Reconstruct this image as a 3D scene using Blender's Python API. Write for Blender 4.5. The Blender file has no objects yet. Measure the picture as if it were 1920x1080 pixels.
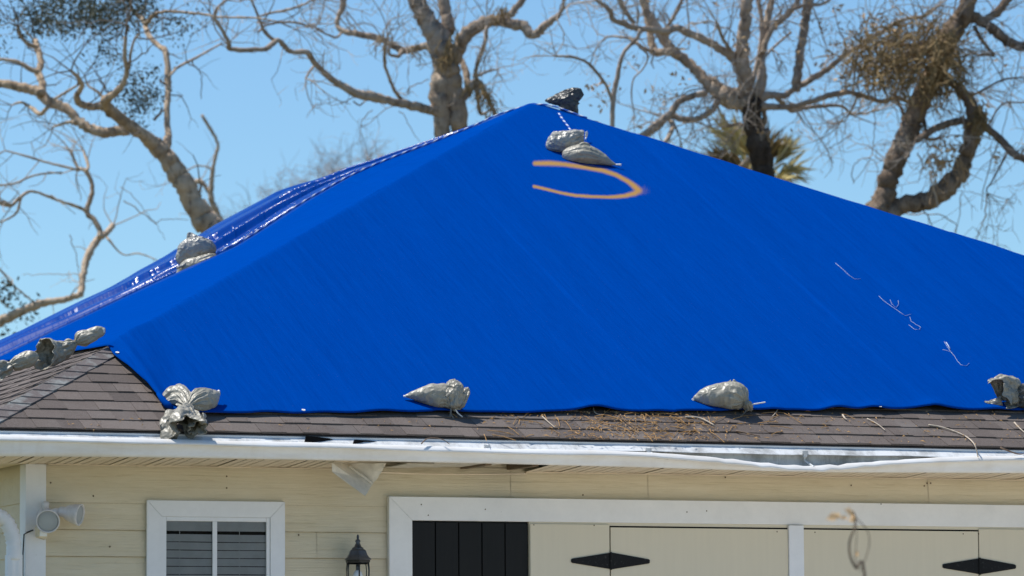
import bpy, math, random
import numpy as np
from mathutils import Vector, noise
random.seed(7); rng = np.random.default_rng(7)
SC = bpy.context.scene; COL = SC.collection

# ------------------------------------------------------------------ camera, world, sun, exposure
F = 8000.0; D = F/300; TH, PH, RO = .3784, .0990, -.0059
ZE = 2.75                                   # height of the eave edge
fw = np.array([math.sin(TH)*math.cos(PH), math.cos(TH)*math.cos(PH), math.sin(PH)])
rt = np.array([math.cos(TH), -math.sin(TH), 0.]); up = np.cross(rt, fw)
CR = rt*math.cos(RO)+up*math.sin(RO); CU = up*math.cos(RO)-rt*math.sin(RO)
CP = np.array([-D*math.sin(TH), -D*math.cos(TH), ZE-1.6724])
cam = bpy.data.cameras.new('camera'); co = bpy.data.objects.new('camera', cam); COL.objects.link(co)
from mathutils import Matrix
M4 = Matrix.Identity(4)
for i in range(3):
    M4[i][0] = CR[i]; M4[i][1] = CU[i]; M4[i][2] = -fw[i]; M4[i][3] = CP[i]
co.matrix_world = M4
cam.sensor_width = 36; cam.lens = F*36/1920; cam.clip_start = .5; cam.clip_end = 2000
cam.dof.use_dof = True; cam.dof.focus_distance = 27.0; cam.dof.aperture_fstop = 3.3
SC.camera = co

SUN = np.array([-.42, .27, 1.0]); SUN /= np.linalg.norm(SUN)
w = bpy.data.worlds.new('World'); SC.world = w; w.use_nodes = True
nt = w.node_tree; bg = nt.nodes['Background']
sky = nt.nodes.new('ShaderNodeTexSky'); sky.sky_type = 'NISHITA'; sky.sun_disc = False
sky.sun_elevation = math.asin(SUN[2]); sky.sun_rotation = math.atan2(SUN[0], SUN[1])
sky.air_density = 1.0; sky.dust_density = .2; sky.ozone_density = 2.4; sky.altitude = 0
tint = nt.nodes.new('ShaderNodeMix'); tint.data_type = 'RGBA'; tint.blend_type = 'MULTIPLY'; tint.inputs[0].default_value = 1
tint.inputs[7].default_value = (.76, .98, 1.12, 1); nt.links.new(sky.outputs[0], tint.inputs[6])
nt.links.new(tint.outputs[2], bg.inputs[0]); bg.inputs[1].default_value = .11
sl = bpy.data.lights.new('sun', 'SUN'); sl.energy = 4.7; sl.angle = math.radians(.5); sl.color = (1, .955, .88)
so = bpy.data.objects.new('sun', sl); COL.objects.link(so)
so.rotation_euler = Vector(tuple(-SUN)).to_track_quat('-Z', 'Y').to_euler()
SC.view_settings.view_transform = 'Standard'; SC.view_settings.look = 'None'
SC.view_settings.exposure = .2; SC.view_settings.gamma = 1

# ------------------------------------------------------------------ helpers
P_ = .5; W = 5.952; XA = 2.359; OV = .5
A = np.array([XA, -OV+W, ZE+P_*W]); XL = XA-W; XR = XA+W; YB = -OV+2*W
def ray(x, y): return fw+CR*(x-960)/F-CU*(y-540)/F
def hit(x, y, n, p):
    n = np.array(n, float); d = ray(x, y); return CP+d*((n@(np.array(p, float)-CP))/(n@d))
def front(x, y): return hit(x, y, (0, -P_, 1), (0, -OV, ZE))
def wallp(x, y, Y=0.): return hit(x, y, (0, 1, 0), (0, Y, 0))
def at(x, y, depth): return CP+ray(x, y)*depth
def project(V):
    d = V-CP; z = d@fw
    return 960+F*(d@CR)/z, 540-F*(d@CU)/z, z

def tag(o, label=None, cat=None, group=None, kind=None):
    if label: o['label'] = label
    if cat: o['category'] = cat
    if group: o['group'] = group
    if kind: o['kind'] = kind
    return o
def empty(name, loc, label, cat, group=None):
    o = bpy.data.objects.new(name, None); COL.objects.link(o); o.location = tuple(loc); o.empty_display_size = .1
    return tag(o, label, cat, group)

def wloc(q):                                # where a parent stands in the world
    t = q.location.copy()
    if q.parent is not None: t += q.matrix_parent_inverse.translation+wloc(q.parent)
    return t
class MB:
    def __init__(s): s.v = []; s.f = []; s.n = 0; s.t = []
    def add(s, V, Fc, tone=0.):
        V = np.asarray(V, float).reshape(-1, 3)
        s.v.append(V); k = s.n
        s.f.extend([tuple(i+k for i in q) for q in Fc]); s.n += len(V); s.t.append(np.full(len(V), tone, np.float32))
    def box(s, lo, hi, tone=0.):
        x0, y0, z0 = lo; x1, y1, z1 = hi
        V = [(x0,y0,z0),(x1,y0,z0),(x1,y1,z0),(x0,y1,z0),(x0,y0,z1),(x1,y0,z1),(x1,y1,z1),(x0,y1,z1)]
        s.add(V, [(0,3,2,1),(4,5,6,7),(0,1,5,4),(1,2,6,5),(2,3,7,6),(3,0,4,7)], tone)
    def tube(s, P, R, n=8, cap=True, tone=0.):
        P = np.asarray(P, float); R = np.broadcast_to(np.asarray(R, float), (len(P),))
        T = np.gradient(P, axis=0); T /= np.linalg.norm(T, axis=1)[:, None]+1e-12
        a = np.cross(T[0], (.31, .2, .93)); a /= np.linalg.norm(a)+1e-12
        th = np.arange(n)*2*math.pi/n; c = np.cos(th)[:, None]; sn = np.sin(th)[:, None]; V = []
        for i in range(len(P)):
            a = a-T[i]*(a@T[i]); a /= np.linalg.norm(a)+1e-12; b = np.cross(T[i], a)
            V.append(P[i]+R[i]*(c*a+sn*b))
        V = np.concatenate(V); Fc = []
        for i in range(len(P)-1):
            for j in range(n):
                k = (j+1) % n; Fc.append((i*n+j, i*n+k, (i+1)*n+k, (i+1)*n+j))
        if cap: Fc.append(tuple(range(n))[::-1]); Fc.append(tuple((len(P)-1)*n+j for j in range(n)))
        s.add(V, Fc, tone)
    def lathe(s, prof, o, n=20, axis=None, tone=0.):
        # prof (r, h) along axis from o
        ax = np.array(axis if axis is not None else (0, 0, 1), float); ax /= np.linalg.norm(ax)
        a = np.cross(ax, (0.9, .1, .31)); a /= np.linalg.norm(a); b = np.cross(ax, a)
        th = np.arange(n)*2*math.pi/n; V = []
        for r, h in prof: V.append(np.array(o)+ax*h+r*(np.cos(th)[:, None]*a+np.sin(th)[:, None]*b))
        V = np.concatenate(V); m = len(prof)
        Fc = [(i*n+j, i*n+(j+1) % n, (i+1)*n+(j+1) % n, (i+1)*n+j) for i in range(m-1) for j in range(n)]
        Fc.append(tuple(range(n))[::-1]); Fc.append(tuple((m-1)*n+j for j in range(n)))
        s.add(V, Fc, tone)
    def build(s, name, mat, parent=None, smooth=False, tone=False, attrs=None, bevel=0):
        me = bpy.data.meshes.new(name); me.from_pydata(np.concatenate(s.v).tolist() if s.v else [], [], s.f)
        me.update()
        if smooth: me.polygons.foreach_set('use_smooth', np.ones(len(me.polygons), bool))
        if tone:
            at_ = me.attributes.new('tone', 'FLOAT', 'POINT'); at_.data.foreach_set('value', np.concatenate(s.t))
        for k, v in (attrs or {}).items():
            at_ = me.attributes.new(k, 'FLOAT', 'POINT'); at_.data.foreach_set('value', np.asarray(v, np.float32))
        me.materials.append(mat)
        o = bpy.data.objects.new(name, me); COL.objects.link(o)
        if parent is not None:
            o.parent = parent
            o.matrix_parent_inverse = Matrix.Translation(-wloc(parent))
        if bevel:
            b = o.modifiers.new('bevel', 'BEVEL'); b.width = bevel; b.segments = 2; b.limit_method = 'ANGLE'
        return o

# ------------------------------------------------------------------ materials
class NB:
    def __init__(s, name, rough=.6, spec=.5):
        s.m = bpy.data.materials.new(name); s.m.use_nodes = True; s.nt = s.m.node_tree
        s.b = s.nt.nodes['Principled BSDF']; s.b.inputs['Roughness'].default_value = rough
        s.b.inputs['Specular IOR Level'].default_value = spec; s.tc = None
    def n(s, t, **k):
        x = s.nt.nodes.new(t)
        for a, v in k.items(): setattr(x, a, v)
        return x
    def l(s, a, b): s.nt.links.new(a, b)
    def coord(s, scale=(1, 1, 1)):
        if s.tc is None: s.tc = s.n('ShaderNodeNewGeometry')
        mp = s.n('ShaderNodeMapping'); mp.inputs['Scale'].default_value = scale
        s.l(s.tc.outputs['Position'], mp.inputs[0]); return mp.outputs[0]
    def noise(s, scale, detail=4, rough=.6, stretch=(1, 1, 1), dist=0):
        x = s.n('ShaderNodeTexNoise'); x.inputs['Scale'].default_value = scale; x.inputs['Detail'].default_value = detail
        x.inputs['Roughness'].default_value = rough; x.inputs['Distortion'].default_value = dist
        s.l(s.coord(stretch), x.inputs['Vector']); return x.outputs[0]
    def ramp(s, fac, stops):
        r = s.n('ShaderNodeValToRGB'); e = r.color_ramp.elements
        while len(e) < len(stops): e.new(.5)
        for i, (p, c) in enumerate(stops):
            e[i].position = p; e[i].color = (*c, 1) if len(c) == 3 else c
        s.l(fac, r.inputs[0]); return r.outputs[0]
    def mix(s, fac, a, b, mode='MIX'):
        x = s.n('ShaderNodeMix', data_type='RGBA', blend_type=mode)
        for sock, v in ((x.inputs[0], fac), (x.inputs[6], a), (x.inputs[7], b)):
            if isinstance(v, (int, float)): sock.default_value = v
            elif isinstance(v, tuple): sock.default_value = (*v, 1)
            else: s.l(v, sock)
        return x.outputs[2]
    def math(s, op, a, b=None, c=None):
        x = s.n('ShaderNodeMath', operation=op)
        for i, v in enumerate((a, b, c)):
            if v is None: continue
            if isinstance(v, (int, float)): x.inputs[i].default_value = v
            else: s.l(v, x.inputs[i])
        return x.outputs[0]
    def attr(s, name):
        x = s.n('ShaderNodeAttribute'); x.attribute_name = name; return x.outputs['Fac']
    def col(s, c):
        if isinstance(c, tuple): s.b.inputs['Base Color'].default_value = (*c, 1)
        else: s.l(c, s.b.inputs['Base Color'])
    def bump(s, h, strength=.5, dist=.01, prev=None):
        x = s.n('ShaderNodeBump'); x.inputs['Strength'].default_value = strength; x.inputs['Distance'].default_value = dist
        s.l(h, x.inputs['Height'])
        if prev is not None: s.l(prev, x.inputs['Normal'])
        s.l(x.outputs[0], s.b.inputs['Normal']); return x.outputs[0]
def simple(name, c, rough=.6, var=.12, scale=8, spec=.5, bump=0, stretch=(1, 1, 1), bscale=60):
    b = NB(name, rough, spec); d = tuple(x*(1-var) for x in c); e = tuple(min(1, x*(1+var)) for x in c)
    b.col(b.ramp(b.noise(scale, 5, .6, stretch), [(.3, d), (.7, e)]))
    if bump: b.bump(b.noise(bscale, 3, .6, stretch), bump, .004)
    return b.m

MAT = {}
# tarp
b = NB('blue_tarp', .5, .12)
st = b.noise(1, 5, .65, (34, .8, .8)); st2 = b.noise(1, 4, .7, (120, 5.0, 5.0))
blot = b.noise(.7, 3, .5)
c1 = b.ramp(st, [(.25, (.0, .037, .236)), (.75, (.0, .047, .288))])
c1 = b.mix(b.math('MULTIPLY', b.ramp(st2, [(.35, (0, 0, 0)), (.75, (1, 1, 1))]), .42), c1, (.0, .066, .36))
c1 = b.mix(b.math('MULTIPLY', blot, .2), c1, (.0, .036, .27))
# scuffs : sparse short pale marks across the fall line
sc_ = b.ramp(b.noise(1, 6, .75, (4, 22, 22)), [(.69, (0, 0, 0)), (.78, (1, 1, 1))])
scm = b.ramp(b.noise(.55, 2, .5), [(.52, (0, 0, 0)), (.68, (1, 1, 1))])
c1 = b.mix(b.math('MULTIPLY', b.math('MULTIPLY', sc_, scm), .30), c1, (.12, .30, .60))
pa = b.attr('paint'); pn = b.noise(90, 3, .7)
pm = b.ramp(b.math('ADD', pa, b.math('MULTIPLY', b.math('SUBTRACT', pn, .5), .75)), [(.12, (0, 0, 0)), (.92, (1, 1, 1))])
c1 = b.mix(pm, c1, (.37, .215, .072)); b.col(c1)
bn = b.bump(st, .18, .010); bn = b.bump(b.noise(16, 4, .65, (1.6, .5, .5)), .10, .014, bn)
sm = b.attr('gloss'); b.l(b.math('SUBTRACT', .55, b.math('MULTIPLY', sm, .38)), b.b.inputs['Roughness'])
b.l(b.math('MULTIPLY', sm, .12), b.b.inputs['Specular IOR Level'])
spk = b.noise(1, 2, .6, (48, 3.2, 3.2)); smk = b.ramp(b.noise(1, 3, .6, (5, 1.1, 1.1)), [(.50, (0, 0, 0)), (.62, (1, 1, 1))])
bn = b.bump(b.math('MULTIPLY', b.math('MULTIPLY', spk, sm), smk), .8, .022, bn)
MAT['tarp'] = b.m
# shingles
b = NB('asphalt_shingle', .92, .25)
tn = b.attr('tone'); gr = b.noise(150, 3, .85); big = b.noise(2.2, 4, .6)
c = b.ramp(tn, [(0, (.082, .064, .054)), (.5, (.128, .101, .086)), (1, (.185, .150, .128))])
c = b.mix(b.ramp(gr, [(.3, (0, 0, 0)), (.72, (.85, .85, .85))]), b.mix(.55, c, (.03, .022, .02)), b.mix(.25, c, (.42, .37, .35)))
c = b.mix(b.math('MULTIPLY', b.ramp(big, [(.5, (0, 0, 0)), (.75, (1, 1, 1))]), .3), c, (.23, .22, .21))
b.col(c); b.bump(gr, .7, .004); MAT['shingle'] = b.m
b = NB('worn_cap_shingle', .92, .25)
tn = b.attr('tone'); gr = b.noise(190, 2, .8); wear = b.noise(7, 4, .65)
c = b.ramp(tn, [(0, (.105, .085, .082)), (1, (.165, .14, .135))])
c = b.mix(b.ramp(gr, [(.3, (0, 0, 0)), (.75, (.8, .8, .8))]), b.mix(.45, c, (.04, .03, .03)), b.mix(.3, c, (.45, .42, .4)))
c = b.mix(b.ramp(wear, [(.48, (0, 0, 0)), (.62, (.75, .75, .75))]), c, (.27, .29, .28))
b.col(c); b.bump(gr, .7, .004); MAT['cap'] = b.m
# siding : cream fibre cement with raised wood grain
b = NB('cream_siding', .6, .35)
g = b.noise(1, 6, .7, (2.4, 60, 60), .6); g2 = b.noise(1, 3, .6, (6, 170, 170), .3); dirt = b.noise(3, 5, .7, (.6, 1, 2.5))
c = b.ramp(dirt, [(.3, (.64, .555, .39)), (.7, (.73, .645, .48))])
c = b.mix(b.ramp(g, [(.28, (.65, .65, .65)), (.42, (0, 0, 0))]), c, (.45, .36, .21))
sp = b.noise(38, 2, .5); c = b.mix(b.ramp(sp, [(.80, (0, 0, 0)), (.83, (.8, .8, .8))]), c, (.16, .12, .07))
b.col(c); bn = b.bump(g, .75, .008); b.bump(g2, .35, .003, bn); MAT['siding'] = b.m
MAT['caulk'] = simple('brown_lap_dirt', (.27, .20, .12), .9, .35, 9, .1)
MAT['caulkdark'] = simple('rusty_nail', (.12, .085, .05), .9, .3, 30, .1)
MAT['beige'] = simple('beige_door_paint', (.70, .625, .475), .55, .018, 1.2, .35, .05, (25, 25, 1.5), 4)
# white paint
def white(name, base, grain=(1, 1, 1), bump=.2):
    b = NB(name, .5, .4)
    d = b.noise(5, 6, .72); sp = b.noise(45, 2, .6)
    c = b.ramp(d, [(.3, tuple(x*.92 for x in base)), (.62, base)])
    c = b.mix(b.ramp(sp, [(.77, (0, 0, 0)), (.8, (.7, .7, .7))]), c, (.3, .27, .22))
    b.col(c); b.bump(b.noise(1, 4, .7, grain), bump, .004); return b.m
MAT['white'] = white('white_trim_paint', (.83, .83, .84), (70, 70, 4))
MAT['white_h'] = white('white_head_paint', (.86, .84, .81), (3, 60, 60), .12)
# gutter outside: aluminium, streaked ; inside galvanised
b = NB('gutter_aluminium', .45, .5)
d = b.noise(2.2, 6, .7, (1, 1, 3)); st = b.noise(1, 4, .6, (14, 2, .6))
c = b.ramp(d, [(.32, (.74, .70, .64)), (.6, (.84, .83, .81))])
c = b.mix(b.ramp(st, [(.55, (0, 0, 0)), (.8, (.25, .25, .25))]), c, (.60, .52, .43)); b.col(c); MAT['gutter'] = b.m
b = NB('stained_gutter_liner', .55, .4)
d = b.noise(5, 6, .75, (1, 1, .6)); st = b.noise(1, 5, .7, (26, 2, 1.2))
c = b.ramp(d, [(.33, (.34, .34, .33)), (.55, (.70, .71, .71)), (.8, (.8, .8, .8))])
c = b.mix(b.ramp(st, [(.6, (0, 0, 0)), (.74, (.6, .6, .6))]), c, (.25, .24, .22)); b.col(c); MAT['liner'] = b.m
MAT['soffit'] = simple('cream_soffit_vinyl', (.78, .66, .50), .5, .06, 5, .4, .35, (1, 1, 1), 220)
MAT['soffit2'] = simple('dusty_soffit_vinyl', (.63, .58, .48), .55, .16, 14, .4, .5, (1, 1, 1), 160)
MAT['wood'] = simple('old_roof_wood', (.20, .15, .10), .8, .25, 12, .3, .4, (1, 12, 12), 6)
MAT['dark'] = simple('dark_attic', (.012, .010, .009), .9, .2, 4, .1)  # near-black that paints the darkness of hollows; also the shingle scrap colour
b = NB('black_door_board', .5, .25)
gd = b.noise(1, 4, .6, (60, 60, 2.5)); c = b.ramp(gd, [(.3, (.0045, .0048, .005)), (.7, (.0075, .0075, .0075))])
sp = b.noise(30, 2, .5); c = b.mix(b.ramp(sp, [(.74, (0, 0, 0)), (.78, (.5, .5, .5))]), c, (.003, .003, .003)); b.col(c); b.bump(gd, .15, .003); MAT['black_board'] = b.m
b = NB('black_iron', .6, .25)
h = b.noise(55, 3, .7); c = b.ramp(h, [(.6, (.006, .006, .007)), (.72, (.05, .05, .05))]); b.col(c); b.bump(b.noise(140, 2, .6), .4, .003); MAT['iron'] = b.m
MAT['glass'] = None
b = NB('window_glass', .04, .5); b.col((.9, .93, .93)); b.b.inputs['Transmission Weight'].default_value = 1; b.b.inputs['IOR'].default_value = 1.02; MAT['pane'] = b.m
b = NB('clear_lamp_glass', .08, .5); b.col((.93, .95, .95)); b.b.inputs['Transmission Weight'].default_value = 1; b.b.inputs['IOR'].default_value = 1.05; MAT['glass'] = b.m
MAT['blind'] = simple('grey_blind_slat', (.26, .26, .265), .6, .1, 9, .3)
MAT['lampwhite'] = simple('white_lamp_plastic', (.70, .67, .66), .4, .14, 22, .5)
MAT['lampcream'] = simple('yellowed_plastic', (.72, .60, .40), .4, .1, 30, .5)
MAT['bulb'] = simple('white_bulb_glass', (.86, .86, .84), .2, .02, 5, .6)
b = NB('pewter_metal', .38, .6); b.col(b.ramp(b.noise(20, 4, .6), [(.3, (.05, .055, .065)), (.7, (.10, .11, .125))])); b.b.inputs['Metallic'].default_value = .35; MAT['pewter'] = b.m
MAT['blackmetal'] = simple('black_lantern_metal', (.012, .012, .012), .4, .2, 20, .5)
b = NB('frosted_lens', .22, .5); b.col((.72, .75, .75)); b.b.inputs['Transmission Weight'].default_value = .55; b.b.inputs['IOR'].default_value = 1.1; MAT['lens'] = b.m
# sandbag plastic
def bagmat(name, c0, c1, rough, spec=.5, cr=1.):
    b = NB(name, rough, spec)
    d = b.noise(9, 5, .65); c = b.ramp(d, [(.3, c0), (.7, c1)])
    ws = b.noise(150, 2, .6); c = b.mix(b.math('MULTIPLY', ws, .25), c, tuple(x*.6 for x in c0)); b.col(c)
    vo = b.n('ShaderNodeTexVoronoi'); vo.inputs['Scale'].default_value = 21; vo.inputs['Randomness'].default_value = 1
    ad = b.n('ShaderNodeVectorMath', operation='MULTIPLY_ADD'); nv = b.n('ShaderNodeTexNoise'); nv.inputs['Scale'].default_value = 9; b.l(b.coord(), nv.inputs['Vector'])
    b.l(nv.outputs['Color'], ad.inputs[0]); ad.inputs[1].default_value = (.16, .16, .16); b.l(b.coord(), ad.inputs[2]); b.l(ad.outputs[0], vo.inputs['Vector'])
    f2 = b.noise(42, 2, .5, (1, 1, 1), .8)
    bn = b.bump(vo.outputs[0], .42*cr, .035); bn = b.bump(b.attr('pleat'), .55, .016, bn); bn = b.bump(f2, .18*cr, .012, bn); b.bump(ws, .15, .002, bn)
    return b.m
MAT['bag'] = bagmat('grey_sandbag_plastic', (.29, .27, .215), (.41, .38, .305), .41, .5, .7)
MAT['bagsilver'] = bagmat('silver_sandbag_plastic', (.30, .29, .255), (.42, .405, .36), .33, .55, 1.3)
MAT['bagdark'] = bagmat('dark_sandbag_plastic', (.050, .050, .048), (.105, .105, .10), .36, .5, 1.5)
MAT['bagmouth'] = bagmat('grey_bag_sheet', (.27, .25, .20), (.39, .36, .29), .41, .5, 1.1)
MAT['string'] = simple('white_tie_string', (.75, .74, .71), .7, .06, 30)
MAT['thread'] = simple('pale_blue_thread', (.40, .47, .60), .7, .06, 30)
MAT['greystring'] = simple('grey_tie_string', (.14, .14, .13), .7, .1, 30)
b = NB('braided_rope', .7, .3); t_ = b.attr('tone')
b.col(b.ramp(t_, [(.45, (.015, .10, .44)), (.55, (.66, .68, .74))])); MAT['rope'] = b.m
# bark
def bark(name, a, m, z, light):
    b = NB(name, .9, .2)
    n1 = b.noise(3.2, 6, .7); n2 = b.noise(11, 5, .7, (1, 1, .45))
    c = b.ramp(n1, [(.30, a), (.5, m), (.68, z)])
    c = b.mix(b.ramp(n2, [(.36, (.7, .7, .7)), (.50, (0, 0, 0))]), c, tuple(x*.4 for x in a))
    li = b.noise(5, 5, .75); c = b.mix(b.ramp(li, [(.60, (0, 0, 0)), (.70, (light, light, light))]), c, (.46, .45, .40)); b.col(c)
    b.bump(n2, .9, .05); return b.m
MAT['bark_tan'] = bark('tan_bark', (.36, .255, .17), (.56, .42, .295), (.70, .56, .42), .2)
MAT['bark_grey'] = bark('grey_brown_bark', (.28, .205, .15), (.46, .355, .265), (.62, .50, .385), .35)
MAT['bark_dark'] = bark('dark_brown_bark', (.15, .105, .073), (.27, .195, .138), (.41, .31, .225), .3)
MAT['bark_black'] = bark('blackish_trunk_bark', (.035, .026, .02), (.075, .055, .042), (.14, .108, .082), .25)  # shade of the backlit trunk, darkened into the bark colour
MAT['twig'] = simple('pale_twig_bark', (.42, .345, .28), .85, .3, 2, .2)
MAT['twigdark'] = simple('brown_twig_bark', (.22, .17, .13), .85, .35, 2, .2)
MAT['twigfar'] = simple('far_twig_bark', (.40, .36, .34), .9, .2, 2, .1)
MAT['moss'] = simple('olive_brown_moss', (.26, .185, .095), .9, .45, 3, .1)
MAT['leafdark'] = simple('dark_grey_green_leaf', (.085, .09, .06), .7, .5, 3, .3)
MAT['leafdry'] = simple('dry_tan_leaf', (.48, .32, .17), .8, .35, 4, .2)
MAT['leafpale'] = simple('pale_dried_leaf', (.80, .56, .33), .7, .15, 30, .2)
t_ = MAT['leafpale'].node_tree; tr_ = t_.nodes.new('ShaderNodeBsdfTranslucent'); tr_.inputs[0].default_value = (.85, .58, .32, 1); mx_ = t_.nodes.new('ShaderNodeMixShader'); mx_.inputs[0].default_value = .5
t_.links.new(t_.nodes['Principled BSDF'].outputs[0], mx_.inputs[1]); t_.links.new(tr_.outputs[0], mx_.inputs[2]); t_.links.new(mx_.outputs[0], t_.nodes['Material Output'].inputs[0])
MAT['palm'] = simple('dry_palm_frond', (.46, .38, .17), .8, .4, 3, .2)
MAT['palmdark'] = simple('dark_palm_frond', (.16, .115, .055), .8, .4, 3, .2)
MAT['debris'] = simple('bleached_stick', (.50, .42, .33), .8, .25, 30, .2)
MAT['debrisb'] = simple('brown_stick', (.20, .14, .10), .8, .3, 30, .2)
MAT['litter'] = simple('rusty_leaf_litter', (.40, .235, .10), .9, .45, 25, .1)
MAT['grass'] = simple('lawn_grass', (.15, .14, .075), .9, .3, 1.5, .1)
MAT['concrete'] = simple('pale_concrete', (.64, .58, .49), .85, .12, 1.2, .2)

# ------------------------------------------------------------------ ground
m = MB(); m.add([(-900, -900, 0), (900, -900, 0), (900, 900, 0), (-900, 900, 0)], [(0, 1, 2, 3)])
tag(m.build('ground', MAT['grass']), kind='structure')
m = MB(); m.add([(-1.9, -24, .004), (7.6, -24, .004), (7.6, -.02, .004), (-1.9, -.02, .004)], [(0, 1, 2, 3)])
tag(m.build('driveway', MAT['concrete']), kind='structure')

# ------------------------------------------------------------------ house
house = empty('house', (XA, 5.45, 0), 'cream sided house with brown shingled hip roof and sagging white gutter under the blue tarp', 'house')
ZS = 2.569; WL = -3.12; WR = 2*XA+3.12; WB = YB-OV
# siding walls: lapped boards
m = MB(); zt = ZS; tops = [ZS+.012, 2.342, 2.18, 2.02]
while tops[-1] > .2: tops.append(tops[-1]-.163)
def board(x0, x1, z0, z1, y=0.):
    m.add([(x0, y-.016, z0), (x1, y-.016, z0), (x1, y-.006, z1+.012), (x0, y-.006, z1+.012), (x0, y+.01, z0), (x1, y+.01, z0)],
          [(0, 1, 2, 3), (4, 5, 1, 0)])
joint = {0: [WL, -.02, .915, 2.899, 5.6, WR], 1: [WL, -.42, WR], 2: [WL, -1.3, WR], 3: [WL, WR]}
for i in range(len(tops)-1):
    js = joint.get(i, [WL, WR])
    for a, c in zip(js[:-1], js[1:]): board(a, c-.003, tops[i+1]+.002*(i > 0), tops[i])
m.box((WL, .0, 0), (WR, .12, ZS+.1)); m.build('wall', MAT['siding'], house)
m = MB()
for z in tops[1:6]: m.tube([(-3.018, -.0145, z-.0005), (-1.9, -.0145, z+.0006), (-.85, -.0145, z)], .0013, 5)
m.build('lap_caulk', MAT['caulk'], house)  # thin brown bead along the lower edge of the upper boards
m = MB()
for i in range(len(tops)-1):                      # the side wall, lapped the same way
    z0, z1 = tops[i+1], tops[i]; X = WL
    m.add([(X-.016, WB, z0), (X-.016, .0, z0), (X-.006, .0, z1+.012), (X-.006, WB, z1+.012), (X+.01, WB, z0), (X+.01, .0, z0)], [(0, 1, 2, 3), (4, 5, 1, 0)])
m.box((WL, .13, 0), (WL+.12, WB, ZS+.1)); m.build('wall', MAT['siding'], house)
m = MB(); m.box((WR-.12, .13, 0), (WR, WB, ZS+.1)); m.box((WL+.13, WB-.12, 0), (WR-.13, WB, ZS+.1)); m.build('wall', MAT['siding'], house)
# corner board
m = MB(); m.box((WL-.026, -.03, 0), (-3.019, -.017, ZS)); m.box((WL-.026, -.0165, 0), (WL-.0165, .10, ZS)); m.build('corner_board', MAT['white'], house, bevel=.002)

# fascia
m = MB(); m.box((XL+.02, -.4995, ZS+.023), (XR-.02, -.455, ZE-.045)); m.box((XL+.02, -.454, ZS+.003), (XL+.06, YB-.05, ZE-.045)); m.build('fascia', MAT['soffit'], house)
# soffit with V grooves, a stretch of it torn out
def soffit(x0, x1):
    k = int(round((x1-x0)/.115)); dx = (x1-x0)/k
    for i in range(k):
        xa = x0+i*dx; jz = random.uniform(-.003, .003)
        for u, v, z in ((0, .42, 0), (.5, .42, 0)):
            a = xa+u*dx; c = a+v*dx
            zf_, zw = ZS+.024+jz, ZS+.002+jz
            m.add([(a, -.454, zf_), (c, -.454, zf_), (c, -.02, zw), (a, -.02, zw), (a, -.454, zf_+.002), (c, -.454, zf_+.002), (c, -.02, zw+.002), (a, -.02, zw+.002)], [(0, 3, 2, 1), (4, 5, 6, 7), (0, 1, 5, 4), (1, 2, 6, 5), (2, 3, 7, 6), (3, 0, 4, 7)])
m = MB(); soffit(XL+.06, -1.16); soffit(.07, XR-.06)
m.box((XL+.06, 0.02, ZS+.004), (WL-.03, WB, ZS+.010)); m.build('soffit', MAT['soffit'], house)
m = MB(); m.box((XL+.06, -.4538, ZS+.036), (-1.21, -.02, ZS+.04)); m.box((.125, -.4538, ZS+.036), (XR-.06, -.02, ZS+.04)); m.build('attic_lining', MAT['dark'], house)  # near-black sheets added to paint the shade seen through the soffit slots
m = MB()                                           # J-channel strip along the wall
m.box((-3.01, -.046, ZS-.004), (-1.16, -.0165, ZS+.0015)); m.box((.07, -.046, ZS-.004), (XR-.3, -.0165, ZS+.0015))
V = []
for i in range(12): V.append((-1.16+1.23*i/11, -.05-.01*math.sin(i*.9), ZS-.010-.012*math.sin(i/11*3.1)))
m.tube(V, .0055, 6); m.build('soffit_channel', MAT['soffit'], house)
# inside of the torn stretch: lookout boards, and a near-black sheet painting the darkness
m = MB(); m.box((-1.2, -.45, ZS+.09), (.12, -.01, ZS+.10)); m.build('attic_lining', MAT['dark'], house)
for xa in (-.36, -.05):
    m = MB(); m.box((xa, -.45, ZS+.012), (xa+.04, -.02, ZS+.088)); m.build('rafter', MAT['wood'], house)
m = MB()                                            # bowed panel still in the gap
for i, (x0, x1) in enumerate(((-.87, -.70), (-.69, -.52), (-.51, -.25))):
    m.box((x0, -.44, ZS+.012+.006*i), (x1, -.03, ZS+.018+.006*i))
m.build('soffit_panel', MAT['soffit2'], house)
# hanging soffit panel : a bent piece with a rib
m = MB(); TW = lambda *L_: [wallp(x, y, Y) for x, y, Y in L_]
fa = TW((622, 868, -.47), (622, 884, -.47), (684, 930, -.45), (699, 907, -.33), (653, 870, -.31))
fb = TW((653, 870, -.31), (699, 907, -.33), (710, 893, -.36), (717, 882, -.38), (725, 867, -.44))
fl_ = TW((622, 884, -.47), (684, 930, -.45), (687, 922, -.415), (626, 878, -.43))
jr = lambda a, c, n, amp: [a+(c-a)*k/n+np.array([0, 0, random.uniform(-amp, amp)])*(0 < k < n) for k in range(n+1)]
for poly in (fa, fb, fl_):
    c_ = np.mean(poly, 0); ring = []
    for a_, e_ in zip(poly, poly[1:]+poly[:1]): ring += jr(a_, e_, 6, .004 if poly is not fl_ else .001)[:-1]
    n = len(ring); nn_ = np.cross(ring[6]-ring[0], ring[12]-ring[0]); nn_ /= np.linalg.norm(nn_)
    m.add(ring+[c_]+[p_+nn_*.004 for p_ in ring]+[c_+nn_*.004], [(i, (i+1) % n, n) for i in range(n)]+[((i+1) % n+n+1, i+n+1, 2*n+1) for i in range(n)]+[(i, i+n+1, (i+1) % n+n+1, (i+1) % n) for i in range(n)])
m.tube(TW((655, 874, -.335), (676, 890, -.345), (698, 906, -.35)), .010, 6)
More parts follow.
